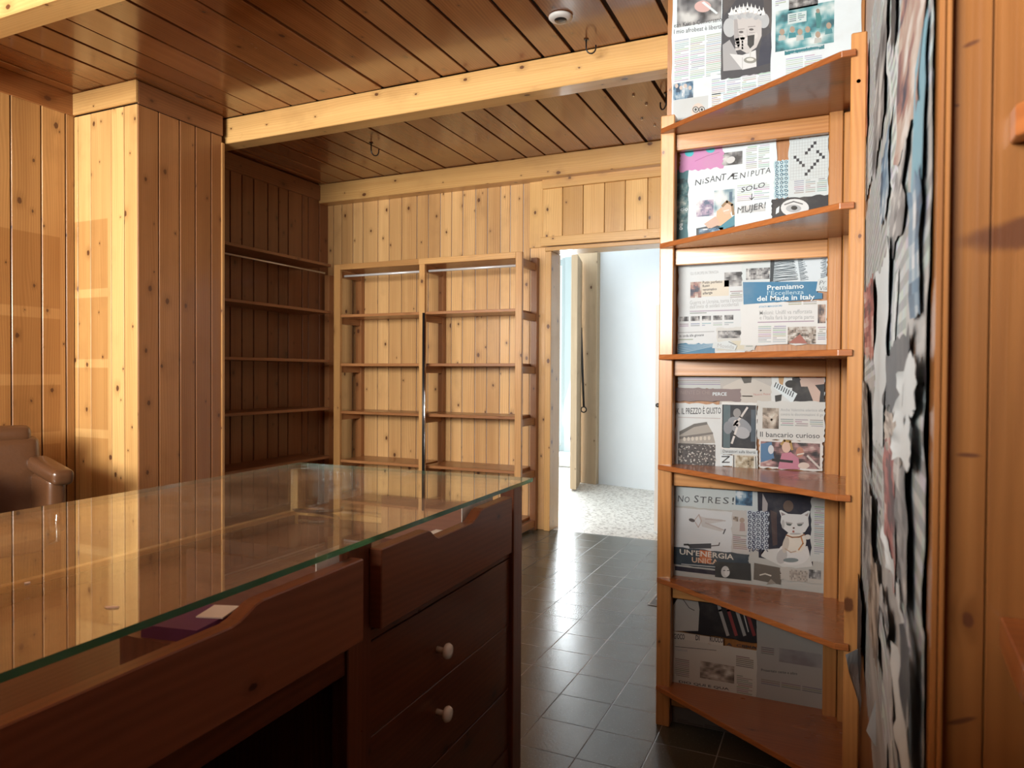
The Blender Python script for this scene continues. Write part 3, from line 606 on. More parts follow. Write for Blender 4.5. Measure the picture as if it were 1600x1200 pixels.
    def strokes(s, paths, col=INK, wd=1.4, lev=4):
        for p in paths: s.line(p, wd, col, lev)
    def done(s, label, cat='newspaper', group='newspaper sheets pasted on the pier behind the corner shelves'):
        for f in s.bm.faces:
            f.normal_update()
            if f.normal.y > 0: f.normal_flip()
        me = bpy.data.meshes.new(s.name); s.bm.to_mesh(me); s.bm.free(); me.materials.append(M['print'])
        o = bpy.data.objects.new(s.name, me); sc.collection.objects.link(o); tag(o, label, cat, group); return o
# --- above the top shelf
s = Sheet(); s.torn(1051, -70, 1130, 216, WHITE, 1); s.photo(1058, -8, 1127, 30, 3, BW, 3, 2); s.ell(1098, 10, 13, 9, (.70, .45, .42)); s.poly([(1100, 2), (1122, 20), (1119, 22), (1096, 4)], WHITE, 3)
s.text('ean Kuti a Conversano', 1053, 43, 1128, 33, 7, INK, .004); s.text('l mio afrobeat è libertà', 1053, 53, 1128, 44, 7, INK, .004)
s.cols(1054, 64, 1126, 118, 3, (.60, .64, .66)); s.photo(1052, 131, 1083, 152, 5, BLUE, 5, 2)
for i in range(4): s.ell(1057+i*7, 134+(i % 2)*3, 2.6, 3.4, (.62, .52, .46))
s.rect(1052, 157, 1106, 212, (.60, .63, .64)); s.poly([(1058, 214), (1063, 196), (1080, 189), (1090, 183), (1098, 188), (1104, 192), (1104, 214)], (.06, .09, .13), 2)
s.ell(1091, 174, 10.5, 13, (.74, .60, .52), 3)
for x in (1087, 1096.5): s.ell(x, 171, 5, 5, (.10, .10, .10), 4); s.ell(x, 171, 3.6, 3.6, (.62, .60, .58), 5); s.ell(x, 171, 1.8, 2.1, (.04, .04, .04), 6)
s.done('pale newspaper page with round-glasses man, pasted at the pier top left')
s = Sheet(); s.torn(1110, 118, 1212, 232, WHITE, 2); s.cols(1112, 124, 1206, 138, 4, (.60, .66, .68)); s.text('Ne sentire nostrana', 1138, 142, 1182, 135, 4, GREY); s.cols(1112, 147, 1126, 176, 1, (.62, .50, .42)); s.cols(1130, 147, 1200, 200, 3, (.64, .69, .70))
s.done('pale newspaper text block under the black and white portrait photo')
s = Sheet('newspaper_photo'); s.torn(1128, -40, 1207, 112, (.07, .07, .08), 3)   # portrait
s.poly([(1129, -30), (1206, -38), (1206, 50), (1195, 30), (1192, -10), (1150, 0), (1131, 25)], (.10, .09, .09), 1)
s.poly([(1129, 70), (1140, 62), (1150, 80), (1162, 108), (1130, 111)], (.40, .40, .41), 1); s.poly([(1183, 104), (1190, 60), (1205, 50), (1205, 98)], (.05, .055, .08), 2)
s.ell(1140, 43, 10, 15, (.52, .54, .56), 2); s.ell(1193, 32, 9, 12, (.50, .52, .54), 2); s.ell(1166, 23, 27, 13, (.56, .58, .60), 2)
s.poly([(1146, 28), (1150, 20), (1168, 16), (1186, 20), (1190, 34), (1190, 56), (1182, 74), (1168, 84), (1154, 76), (1147, 60)], (.60, .57, .56), 3); s.poly([(1147, 30), (1152, 30), (1156, 70), (1154, 76), (1147, 60)], (.42, .40, .40), 4); s.ell(1160, 58, 4, 5, (.68, .65, .63), 4); s.ell(1180, 55, 4, 5, (.68, .65, .63), 4); s.line([(1153, 55), (1161, 56)], 1, (.36, .34, .33), 5); s.line([(1171, 51), (1180, 51)], 1, (.36, .34, .33), 5)
for k in range(16): s.ell(1142+k*3.3, 24+((k*7) % 5)-2+abs(k-8)*.5, 4, 3, (.44+.03*(k % 4), .46+.03*(k % 4), .48+.03*(k % 4)), 3.05+k*.05, k)
for i in range(9):
    x = 1140+i*6.2; y = 19-abs(i-4)*-1.2; s.poly([(x, y), (x+3, y-13-(4-abs(i-4))*.8), (x+6, y-1)], (.86, .88, .88), 4)
s.line([(1139, 22), (1150, 17), (1168, 14), (1186, 16), (1194, 20)], 3.2, (.80, .82, .83), 5)
s.ell(1158, 50, 3.6, 1.8, (.12, .11, .11), 4); s.ell(1174, 46, 3.6, 1.8, (.12, .11, .11), 4); s.line([(1153, 46), (1163, 45)], 1.2, (.3, .28, .27), 5); s.line([(1169, 42), (1180, 41)], 1.2, (.3, .28, .27), 5)
s.line([(1167, 46), (1168, 56), (1164, 59)], 1.2, (.5, .47, .46), 5)
for i in range(4): s.line([(1150, 62+i*5), (1160, 60+i*5), (1172, 61+i*4.6)], 4, (.70-.04*i, .67-.04*i, .66-.04*i), 4)
s.poly([(1168, 56), (1179, 54), (1178, 70), (1172, 76), (1168, 70)], (.05, .05, .05), 5); s.line([(1173, 76), (1172, 88)], 2, (.62, .62, .60), 5); s.ell(1172, 94, 10, 5, (.30, .30, .27), 5); s.ell(1172, 93, 6, 2.4, (.72, .72, .68), 6)
s.poly([(1140, 84), (1160, 86), (1181, 78), (1182, 104), (1160, 109)], (.72, .73, .74), 3); s.line([(1160, 90), (1160, 107)], 1, (.45, .45, .45), 4)
s.done('black and white newspaper portrait of a crowned woman drinking from a glass', 'photo')
s = Sheet(); s.torn(1207, -70, 1344, 200, WHITE, 4); s.photo(1233, -20, 1278, 8, 9, BW)
s.photo(1212, 18, 1303, 66, 12, TEAL, 4, 3); s.rect(1231, 22, 1260, 33, (.62, .72, .73), 2); s.cols(1233, 24, 1258, 32, 2, (.25, .42, .45), lev=3)
s.poly([(1274, 20), (1281, 18), (1284, 30), (1281, 44), (1276, 44)], (.05, .24, .24), 3); s.ell(1278, 17, 3, 3.6, (.35, .28, .22), 4)
for i, (x, y) in enumerate(((1222, 50), (1238, 46), (1250, 50), (1262, 46), (1278, 54), (1295, 40))): s.ell(x, y, 4, 5, (.42, .32, .24), 3); s.poly([(x-6, y+14), (x-5, y+5), (x+5, y+5), (x+6, y+12)], (.06, .26, .30) if i % 2 else (.50, .52, .50), 3)
s.rect(1226, 80, 1288, 76, (.03, .20, .24), 2); s.text('La comprensione del messaggio', 1228, 81, 1286, 71.5, 3, WHITE, .006); s.text('nella comunicazione', 1235, 85.5, 1280, 77.5, 3, WHITE, .006)
s.cols(1228, 92, 1284, 120, 2, (.62, .68, .70)); s.cols(1292, 80, 1336, 60, 1, (.66, .70, .72)); s.cols(1212, -40, 1228, 10, 1, (.55, .58, .60))
s.done('bright newspaper page with a teal classroom photo at the pier top right')
# --- first bay
s = Sheet('magazine_cutting'); s.torn(1057, 266, 1080, 384, (.05, .17, .20), 6); s.photo(1058, 280, 1076, 350, 15, [(.02, .05, .06), (.05, .16, .18), (.2, .3, .3), (.5, .55, .5)], 2, 7); s.text('g', 1061, 356, 1067, 356, 10, WHITE, .02); s.text('cio', 1063, 330, 1075, 329, 6, WHITE, .01)
s.done('dark teal magazine strip beside the left post in the top bay', 'cutting')
s = Sheet(); s.torn(1076, 232, 1212, 366, WHITE, 7); s.photo(1115, 241, 1160, 256, 18, BW, 3, 2); s.ell(1142, 250, 7, 5, (.66, .66, .66), 3, -.5); s.cols(1166, 230, 1202, 262, 2, (.60, .64, .65)); s.line([(1116, 230), (1206, 219)], .8, GREY)
s.photo(1088, 314, 1115, 337, 21, [(.12, .16, .25), (.42, .33, .45), (.60, .55, .62), (.8, .8, .8)], 3, 3); s.photo(1116, 298, 1148, 330, 22, [(.18, .30, .36), (.45, .56, .60), (.7, .74, .75), (.8, .8, .8)], 2, 2); s.rect(1140, 300, 1144, 315, (.07, .14, .22), 2)
s.poly([(1088, 357), (1148, 345), (1148, 362), (1088, 372)], (.03, .05, .07), 2); s.poly([(1118, 352), (1120, 330), (1130, 322), (1140, 330), (1146, 345), (1132, 354)], (.70, .47, .30), 3); s.ell(1136, 326, 8, 9, (.72, .50, .36), 4); s.line([(1129, 322), (1136, 315), (1144, 320), (1146, 335)], 4, (.30, .18, .08), 5)
s.line([(1131, 330), (1139, 328)], 1.6, (.8, .76, .72), 6); s.poly([(1100, 350), (1118, 338), (1126, 350), (1108, 358)], (.66, .44, .34), 4); s.poly([(1122, 356), (1148, 336), (1148, 352), (1126, 360)], (.05, .25, .34), 4); s.photo(1092, 358, 1130, 362, 24, BLUE, 4, 1, 4)
s.cols(1152, 290, 1202, 312, 2, (.66, .69, .70)); s.photo(1158, 322, 1196, 330, 26, [(.30, .32, .33), (.42, .44, .45), (.55, .57, .58), (.7, .7, .7)], 3, 2, 1)
for i, (ch, x0, x1, y, h) in enumerate((('N', 1086, 1095, 290, 9), ('i', 1097.5, 1099, 288, 8), ('S', 1101, 1108, 287, 9), ('A', 1109, 1117, 285, 10), ('N', 1118, 1126, 284, 9), ('T', 1126, 1134, 282, 10), ('Æ', 1136, 1152, 281, 10), ('.', 1153, 1154, 280, 9), ('N', 1156, 1164, 279, 9), ('I', 1168, 1169, 277, 9), ('P', 1173, 1178, 276, 9), ('U', 1180, 1186, 275, 9), ('T', 1187, 1195, 273, 9), ('A', 1196, 1204, 271, 9))):
    s.text(ch, x0, y, x1, y-1.2, h, INK, .004, 5, .12)
s.text('SOLO', 1158, 301, 1195, 292, 8, INK, .006, 5, .1); s.line([(1175, 303), (1174.5, 311)], 1.3, INK, 5); s.line([(1171, 309), (1174.5, 312), (1178, 308)], 1.2, INK, 5); s.text('MUJER!', 1152, 334, 1196, 325, 10, INK, .0, 5, .08)
s.done('newspaper page scrawled in black marker with NISANTAE NIPUTA in the top bay')
s = Sheet('magazine_cutting'); s.torn(1063, 234, 1130, 262, (.62, .25, .50), 5, 2); s.ell(1077, 239, 7, 6, (.05, .52, .60)); s.ell(1110, 234, 7, 5, (.05, .50, .58)); s.line([(1086, 252), (1104, 244), (1124, 238)], 1, (.45, .14, .34))
s.done('bright pink cutting with turquoise dots in the top bay of the corner shelves', 'cutting')
s = Sheet('patterned_paper'); s.torn(1210, 252, 1240, 308, (.50, .66, .72), 8)
r = random.Random(4)
for i in range(4):
    for j in range(9): s.ell(1214+i*7.2, 255+j*6.4-(i*.9), 2.6, 2.3, (.06, .18, .27), 2); s.ell(1214+i*7.2, 255+j*6.4-(i*.9), 1.2, 1.0, (.66, .78, .80), 3); s.line([(1211+i*7.2+r.uniform(0, 4), 258+j*6.4), (1214+i*7.2+r.uniform(0, 5), 260+j*6.4)], 1.2, (.05, .15, .24), 2)
s.done('light blue strip patterned with little rings below the crossword', 'patterned paper')
s = Sheet('crossword_page'); s.torn(1233, 218, 1294, 306, PAPER, 9); xa, xb, za, zb = s.plane_rect(1236, 221, 1293, 276)
Y_ = s.base-.0001
for i in range(14): x = xa+(xb-xa)*i/13; s.face([Vector((x-.0004, Y_, za)), Vector((x-.0004, Y_, zb)), Vector((x+.0004, Y_, zb)), Vector((x+.0004, Y_, za))], (.42, .44, .45))
for j in range(14): z = za+(zb-za)*j/13; s.face([Vector((xa, Y_, z+.0004)), Vector((xa, Y_, z-.0004)), Vector((xb, Y_, z-.0004)), Vector((xb, Y_, z+.0004))], (.42, .44, .45))
for (i, j) in ((8, 1), (7, 2), (6, 3), (5, 4), (1, 5), (2, 6), (3, 7), (4, 8), (9, 4), (10, 5), (11, 6), (8, 8), (7, 9), (6, 10), (9, 7), (5, 11)):
    x = xa+(xb-xa)*i/13; z = za+(zb-za)*j/13; q = (xb-xa)/13; qz = (zb-za)/13; s.face([Vector((x, Y_-.0001, z)), Vector((x, Y_-.0001, z+qz)), Vector((x+q, Y_-.0001, z+qz)), Vector((x+q, Y_-.0001, z))], (.03, .03, .04))
s.cols(1241, 283, 1292, 300, 3, (.50, .51, .52)); s.done('newspaper crossword grid with diagonal black squares in the top bay')
s = Sheet('newspaper_photo'); s.torn(1206, 312, 1294, 352, (.025, .025, .03), 10); s.ell(1242, 325, 22, 14, (.72, .74, .75), 1); s.ell(1240, 326, 12, 6, (.42, .44, .46), 2); s.ell(1241, 325, 5, 3.4, (.02, .02, .02), 3); s.line([(1226, 320), (1240, 315), (1254, 319)], 1.8, (.10, .10, .11), 3)
s.poly([(1213, 326), (1218, 322), (1217, 332), (1212, 335)], WHITE, 2); s.done('black and white photo of one eye under a hat, half hidden by the second shelf', 'photo')
# --- second bay
s = Sheet(); s.torn(1060, 412, 1164, 552, (.66, .69, .71), 11); s.line([(1078, 418), (1200, 405)], .7, GREY)
s.text('GLI EUROPEI IN TRINCEA', 1079, 430, 1123, 427, 4.4, GREY, .01); s.photo(1079, 441, 1096, 465, 31, MIXC, 2, 2); s.rect(1096, 440, 1139, 462, (.68, .62, .52), 1)
for i, tx in enumerate(('Putin perfetto', 'Russo', 'venomatico', 'allarga')): s.text(tx, 1098, 443.5+i*5.6, 1098+len(tx)*2.2, 442+i*5.6, 4, INK, .02)
s.photo(1132, 426, 1161, 447, 33, BW, 2, 2); s.cols(1141, 455, 1160, 466, 1); s.text('Guerra in Ucraina, torna l’ipotesi', 1078, 476, 1160, 471, 6, GREY, .006); s.text('dell’invio di soldati occidentali', 1078, 482.5, 1154, 478, 6, GREY, .006); s.cols(1078, 486, 1158, 490, 1)
for i in range(5): s.photo(1062+i*17.5, 495-i*.6, 1076+i*17.5, 502-i*.6, 35+i, BW, 2, 1); s.cols(1062+i*17.5, 506-i*.6, 1076+i*17.5, 514-i*.6, 1, (.45, .50, .54))
s.line([(1058, 520), (1116, 518)], 1.2, GREY); s.text('in onda alle giovane', 1062, 527, 1100, 525, 4, INK, .01); s.cols(1060, 530, 1112, 533, 1); s.done('grey newspaper page headed Guerra in Ucraina in the second bay')
s = Sheet(); s.torn(1120, 512, 1180, 548, (.60, .60, .58), 12); s.photo(1122, 517, 1163, 528, 41, BW, 4, 2); s.cols(1166, 514, 1176, 544, 1); s.rect(1122, 533, 1163, 546, (.62, .58, .46), 1); s.done('small sheet with a wide grey photo under the Ucraina page')
s = Sheet('magazine_cutting'); s.torn(1060, 537, 1116, 556, (.05, .20, .34), 13, 1.5)
for i in range(5): s.line([(1060, 552-i*3), (1116, 541-i)], 1, (.30, .44, .55), 2)
s.done('deep blue streaked cutting in the lower left of the second bay', 'cutting')
s = Sheet(); s.torn(1160, 400, 1208, 446, PAPER, 14); s.photo(1166, 420, 1203, 436, 43, BW, 6, 3); s.cols(1162, 404, 1204, 412, 3, (.60, .62, .63)); s.done('narrow newspaper piece with a grey crowd photo above the blue banner')
s = Sheet('newspaper_photo'); s.torn(1204, 399, 1292, 440, (.66, .74, .80), 15)
r = random.Random(9)
for k in range(26):
    y = 402+k*1.5; s.line([(1207+r.uniform(-2, 2), y+2), (1222, y+r.uniform(-1, 1)), (1240+k*.2+r.uniform(-2, 3), y-2+r.uniform(-1, 1))], .9, (.05, .08, .10), 2)
    s.line([(1246+k*.2, y-1), (1252+k*.25+r.uniform(0, 6), y-3)], .9, (.08, .12, .15), 2)
    s.line([(1282+r.uniform(0, 6), y-4), (1291, y-5)], .9, (.10, .14, .18), 2)
s.poly([(1204, 402), (1211, 400), (1208, 440), (1203, 441)], (.03, .04, .05), 3); s.done('black and white close-up of furry lines above the blue banner', 'photo')
s = Sheet(); s.torn(1158, 474, 1292, 538, (.70, .71, .71), 16); s.text('STATI MAGGIORI', 1186, 481, 1222, 479, 2.6, (.1, .3, .5), .02); s.cols(1232, 472, 1276, 479, 2); s.text('Meloni: Unifil va rafforzata', 1187, 492, 1269, 489.5, 6.4, GREY, .008); s.text('e l’Italia farà la propria parte', 1187, 499.5, 1272, 498, 6.2, GREY, .008)
s.cols(1184, 503, 1272, 505, 1); s.cols(1185, 510, 1228, 538, 2, (.52, .53, .54)); s.photo(1231, 511, 1275, 537, 45, [(.08, .07, .06), (.30, .24, .2), (.5, .47, .43), (.66, .64, .6)], 6, 5); s.poly([(1232, 536), (1250, 522), (1262, 537)], (.36, .13, .10), 2); s.photo(1278, 476, 1290, 505, 46, [(.04, .04, .06), (.2, .15, .13), (.5, .35, .28), (.6, .5, .45)], 1.5, 2); s.cols(1278, 511, 1290, 534, 1)
s.done('newspaper page with the Meloni headline and a crowd photo in the second bay')
s = Sheet('paper_banner'); s.poly([(1161, 441), (1278, 440), (1277, 457), (1285, 458), (1285, 467), (1162, 476)], (.03, .19, .36), 0); s.text('Premiamo', 1199, 453.5, 1256, 450.5, 7.5, WHITE, .02); s.text('l’Eccellenza', 1199, 461.5, 1256, 459.5, 6.5, (.45, .62, .72), .004); s.text('del Made in Italy', 1183, 470.5, 1273, 467.5, 7.5, WHITE, .02)
s.done('blue paper banner reading Premiamo l’Eccellenza del Made in Italy', 'banner')
s = Sheet('paper_scrap'); s.poly([(1278, 437), (1293, 432), (1293, 456), (1275, 455)], PAPER, 0); s.text('Pr', 1280, 446, 1290, 444, 7, INK, -.01, 3, .2); s.text('Vis', 1280, 454.5, 1292, 453, 7, INK, -.01, 3, .1); s.done('small white torn scrap lettered Pr Vis at the right end of the blue banner', 'paper scrap')
s = Sheet('paper_scrap'); s.poly([(1115, 535), (1140, 532), (1152, 540), (1149, 547), (1113, 544)], PAPER, 0); s.text('Movida', 1121, 542.5, 1147, 545, 6, GREY, .0, 3, .15); s.line([(1139, 534), (1150, 539)], 1.2, (.2, .2, .2)); s.done('small torn scrap reading Movida above the third shelf', 'paper scrap')
# --- third bay
s = Sheet(); s.torn(1060, 583, 1130, 608, (.56, .58, .57), 17); s.cols(1062, 588, 1126, 603, 1, (.44, .46, .46)); s.done('faded grey newspaper strip at the top left of the third bay')
s = Sheet('newspaper_photo'); s.torn(1126, 581, 1210, 634, (.50, .47, .44), 18); s.poly([(1130, 604), (1156, 592), (1166, 600), (1178, 592), (1210, 606), (1210, 634), (1128, 634)], (.60, .55, .50), 1); s.poly([(1154, 581), (1176, 581), (1174, 598), (1163, 599)], (.10, .09, .08), 2); s.ell(1166, 584, 9, 4, (.36, .33, .30), 3)
s.text('Nuovo Pesce', 1178, 618, 1204, 617, 3.5, (.5, .2, .18), 0); s.ell(1189, 610, 1.4, 1.4, INK); s.cols(1160, 618, 1176, 622, 1, (.45, .4, .36)); s.done('beige photo of a dark pointed pot at the top of the third bay', 'photo')
s = Sheet('magazine_cutting'); s.torn(1056, 606, 1158, 628, (.25, .19, .19), 19); s.text('NIENTE DI CHE', 1064, 616, 1110, 616, 6, (.34, .26, .25), 0); s.text('PERCE', 1114, 618, 1136, 618, 5, WHITE, .02); s.done('muted purple banner reading PERCE in the third bay', 'cutting')
s = Sheet(); s.torn(1056, 630, 1130, 730, (.72, .75, .76), 20); s.text('K. IL PREZZO È GIUSTO', 1058, 647, 1127, 646, 9.5, INK, .012); s.cols(1060, 651, 1126, 657, 1, (.60, .64, .65))
s.poly([(1062, 676), (1085, 664), (1105, 660), (1114, 676), (1118, 692), (1062, 694)], (.42, .39, .35), 1); s.poly([(1062, 674), (1085, 662), (1105, 659), (1106, 663), (1085, 667), (1062, 680)], (.16, .15, .14), 2); s.poly([(1062, 682), (1114, 675), (1115, 678), (1062, 686)], (.20, .18, .17), 2)
for i in range(7): s.ell(1070+i*6.4, 686-i*.3, 2.1, 3.2, (.66, .60, .52), 3)
s.rect(1060, 692, 1118, 729, (.10, .09, .09), 2)
for k in range(150): x = r.uniform(1061, 1119); y = r.uniform(696-(x-1061)*.05, 727); s.ell(x, y, r.uniform(.8, 1.8), r.uniform(.8, 1.6), r.choice([(.62, .60, .57), (.35, .33, .31), (.05, .05, .05), (.50, .44, .40)]), 3+k % 3, r.uniform(0, 3), 7)
s.done('newspaper page titled IL PREZZO È GIUSTO over an arena ruin and a crowd')
s = Sheet('newspaper_photo'); s.torn(1128, 628, 1182, 710, (.76, .77, .76), 21, .5); s.rect(1129, 632, 1181, 701, (.02, .025, .035), 1); s.rect(1131, 633, 1141, 700, (.10, .15, .17), 2); s.rect(1174, 640, 1180, 690, (.07, .10, .13), 2)
s.ell(1156, 665, 20, 12, (.28, .30, .33), 3, .5); s.ell(1160, 676, 12, 9, (.42, .43, .46), 4, .3); s.ell(1138, 668, 7, 10, (.24, .26, .29), 4)
s.line([(1168, 637), (1158, 652), (1147, 664), (1153, 664)], 3.2, (.66, .62, .60), 5); s.line([(1152, 668), (1148, 680), (1144, 692)], 3.2, (.70, .66, .64), 5); s.ell(1152, 661, 6, 4, (.60, .57, .56), 5, .8); s.ell(1152, 645, 6, 7, (.30, .29, .29), 4); s.done('dark photo card of a white-clad ballet dancer in the third bay', 'photo')
s = Sheet('paper_scrap'); s.torn(1126, 701, 1184, 712, PAPER, 22, .6); s.text('Danzatori sulla libertà', 1130, 706.5, 1181, 708.5, 4.4, INK, .005); s.done('thin paper caption strip beneath the ballet dancer', 'paper scrap')
s = Sheet('paper_scrap'); s.torn(1126, 710, 1147, 728, WHITE, 23, .4); s.line([(1128.5, 713), (1140, 713)], 1.8, INK); s.line([(1140, 713), (1129, 722)], 1.8, INK); s.line([(1129, 722), (1140, 722)], 1.8, INK); s.done('white card with one thick black letter beneath the ballet dancer', 'paper scrap')
s = Sheet('newspaper_photo'); s.torn(1145, 709, 1184, 738, (.66, .65, .60), 24, .5); s.photo(1150, 711, 1178, 736, 51, [(.12, .09, .05), (.36, .29, .19), (.52, .46, .34), (.66, .62, .52)], 4, 3); s.line([(1147, 711), (1147, 737)], 1.5, INK); s.line([(1181, 713), (1182, 737)], 1.2, INK); s.done('small brownish group photo next to the single-letter card', 'photo')
s = Sheet('newspaper_photo'); s.torn(1206, 581, 1288, 632, (.70, .72, .72), 25); s.poly([(1215, 581), (1227, 581), (1223, 604), (1218, 600)], (.50, .30, .14), 1)
s.poly([(1238, 590), (1288, 580), (1288, 630), (1238, 628)], (.03, .03, .035), 1); s.poly([(1247, 581), (1288, 580), (1288, 600), (1270, 602), (1250, 592)], (.60, .42, .36), 3); s.poly([(1250, 595), (1256, 588), (1272, 600), (1282, 612), (1280, 630), (1272, 630), (1262, 604), (1252, 604)], (.62, .45, .38), 4); s.ell(1280, 588, 7, 2.4, (.42, .13, .13), 4); s.line([(1274, 588), (1287, 587)], 1.4, (.85, .82, .8), 5)
s.poly([(1209, 605), (1216, 598), (1246, 615), (1238, 630)], WHITE, 3)
for i in range(9): s.line([(1213+i*3.4, 598+i*1.9), (1210.5+i*3.4, 604.5+i*1.9)], 1.7, INK, 4)
s.ell(1236, 600, 9, 6, (.02, .02, .02), 3); s.poly([(1211, 618), (1222, 616), (1220, 634), (1212, 633)], (.04, .04, .04), 3); s.done('photo of piano keys and a smiling face resting on a hand, third bay', 'photo')
s = Sheet(); s.torn(1184, 626, 1288, 690, (.66, .66, .64), 26); s.photo(1192, 637, 1217, 670, 53, SEPIA, 2, 2); s.line([(1194, 650), (1206, 656), (1214, 648)], 4, (.55, .46, .38), 3); s.text('Anche Valentina aderisce alla', 1220, 642, 1286, 643, 4.2, GREY, .01); s.text('contro le discriminazioni di ge', 1220, 649, 1286, 650, 4.2, GREY, .01); s.cols(1220, 654, 1286, 670, 3, (.50, .50, .49)); s.text('Il bancario curioso', 1188, 682, 1281, 684.5, 8, INK, .006)
s.done('newspaper article headed Il bancario curioso in the third bay')
s = Sheet('newspaper_photo'); s.torn(1187, 686, 1285, 736, (.72, .70, .68), 27); s.photo(1189, 689, 1281, 733, 55, [(.02, .02, .03), (.12, .07, .07), (.40, .22, .22), (.62, .48, .44)], 5, 3); s.poly([(1189, 693), (1206, 690), (1210, 716), (1189, 722)], (.09, .20, .36), 2); s.ell(1205, 702, 4.5, 7, (.62, .64, .68), 3)
s.ell(1229, 698, 7, 9, (.70, .48, .38), 4); s.line([(1221, 694), (1226, 688), (1235, 690), (1238, 702)], 3.5, (.42, .26, .08), 5); s.poly([(1218, 722), (1222, 708), (1236, 706), (1248, 716), (1250, 733), (1216, 732)], (.52, .20, .28), 3); s.ell(1250, 706, 6, 8, (.46, .20, .14), 4); s.line([(1246, 710), (1256, 708)], 2, (.7, .66, .6), 5)
s.line([(1208, 718), (1238, 721)], 4, (.02, .02, .02), 5); s.ell(1256, 727, 9, 5, (.66, .54, .48), 5); s.line([(1262, 712), (1282, 732)], 3, (.6, .55, .52), 5); s.done('colour photo of women at a restaurant table above the fourth shelf', 'photo')
# --- fourth bay
s = Sheet(); s.torn(1054, 752, 1291, 934, (.50, .49, .46), 40); s.cols(1060, 900, 1286, 926, 5, (.40, .38, .36)); s.done('dull underlying page showing in the gaps at the bottom of the fourth bay')
s = Sheet(); s.torn(1056, 752, 1190, 800, (.56, .61, .62), 28); s.text('Negare le eruzioni del Paese e la chiusura in mare', 1062, 757, 1140, 762, 2.6, GREY, .01); s.photo(1150, 762, 1176, 790, 57, BLUE, 2, 2)
for ch, x0, x1, y, h in (('N', 1060, 1068, 783, 10), ('O', 1070, 1078, 784, 9), ('S', 1085, 1092, 784, 11), ('T', 1094, 1104, 785, 10), ('R', 1107, 1115, 785, 10), ('E', 1118, 1126, 786, 10), ('S', 1130, 1139, 786, 10), ('!', 1144, 1147, 787, 11)): s.text(ch, x0, y, x1, y+.5, h, INK, .0, 5, .1)
s.done('pale blue newspaper scrawled NO STRES! in the fourth bay')
s = Sheet('magazine_cutting'); s.torn(1056, 792, 1148, 870, (.66, .67, .69), 29, .5); s.poly([(1092, 805), (1103, 808), (1130, 811), (1130, 814), (1106, 818), (1130, 826), (1128, 830), (1098, 822)], (.56, .53, .52), 1); s.line([(1103, 810), (1134, 813)], 1.6, (.48, .42, .4), 2); s.line([(1103, 816), (1133, 828)], 1.8, (.48, .42, .4), 2); s.line([(1134, 826), (1131, 833)], 1.8, INK, 3); s.ell(1082, 812, 5, 2.6, (.10, .08, .08), 3, .3); s.line([(1086, 812), (1093, 803), (1097, 813), (1092, 823), (1087, 815)], 1.2, (.5, .38, .34), 3)
s.line([(1070, 850), (1076, 850), (1080, 853)], 3, (.05, .05, .05), 3); s.poly([(1078, 849), (1112, 848), (1112, 856), (1078, 856)], (.06, .06, .07), 2); s.line([(1112, 852), (1124, 851), (1125, 847)], 1.6, (.1, .08, .08), 3); s.done('white fashion page with a thin figure lying sideways in the fourth bay', 'cutting')
s = Sheet(); s.torn(1144, 796, 1172, 866, (.55, .52, .50), 30); s.photo(1146, 806, 1154, 814, 58, SEPIA); s.ell(1160, 812, 4, 4, (.40, .30, .24), 2); s.poly([(1156, 829), (1157, 816), (1164, 816), (1165, 829)], (.42, .30, .28), 2); s.cols(1146, 834, 1168, 862, 1, (.42, .32, .30)); s.done('narrow printed strip left of the ring-patterned dark sheet')
s = Sheet('newspaper_photo'); s.poly([(1184, 764), (1271, 772), (1270, 884), (1186, 870)], (.012, .012, .028), 0); s.poly([(1192, 770), (1200, 786), (1196, 858), (1190, 866)], (.40, .36, .36), 1); s.ell(1232, 790, 8, 9, (.13, .08, .06), 1)
s.poly([(1190, 858), (1262, 852), (1270, 884), (1230, 888), (1190, 868)], (.66, .65, .63), 1); s.poly([(1204, 796), (1214, 800), (1215, 850), (1208, 852), (1206, 822)], (.07, .04, .04), 1)
CATW = (.74, .72, .71); CSH = (.50, .48, .47)
s.ell(1240, 864, 25, 18, CATW, 3); s.ell(1222, 868, 8, 12, CSH, 4, .3); s.ell(1243, 845, 17, 18, (.80, .73, .64), 4); s.ell(1228, 850, 5, 13, (.60, .52, .45), 5, .2)
s.poly([(1221, 806), (1218, 797), (1221, 796), (1232, 802), (1252, 803), (1263, 797), (1266, 798), (1263, 808), (1264, 820), (1258, 830), (1246, 835), (1234, 833), (1223, 824), (1220, 815)], CATW, 6)
s.poly([(1222, 805), (1220.5, 799), (1228, 803)], (.30, .24, .24), 7); s.poly([(1262, 806), (1264, 800), (1257, 804)], (.34, .28, .27), 7); s.ell(1224, 818, 2.4, 7, CSH, 7); s.ell(1243, 833, 9, 1.6, CSH, 7)
s.ell(1233, 818, 4.2, 2.4, (.10, .12, .11), 8, .2); s.ell(1250, 818.5, 4.2, 2.4, (.10, .12, .11), 8, -.1); s.poly([(1228, 814), (1239, 816), (1238, 818), (1228, 816.5)], (.42, .38, .37), 9); s.poly([(1245, 816.5), (1256, 815), (1256, 817.5), (1246, 818.5)], (.42, .38, .37), 9)
s.ell(1240.5, 824, 1.7, 1.3, (.10, .05, .04), 8); s.ell(1240, 829.5, 1.8, 1.8, (.46, .15, .12), 8)
s.line([(1229, 835), (1238, 838.5), (1249, 838), (1257, 834)], 2, (.36, .14, .06), 7); s.line([(1252, 838), (1255, 848), (1248, 858)], 2.2, (.58, .26, .10), 7); s.line([(1227, 856), (1236, 862), (1244, 860)], 1.6, (.52, .36, .26), 7); s.ell(1262, 838, 5, 4, (.72, .66, .60), 5); s.ell(1236, 874, 12, 3.5, (.20, .24, .25), 6)
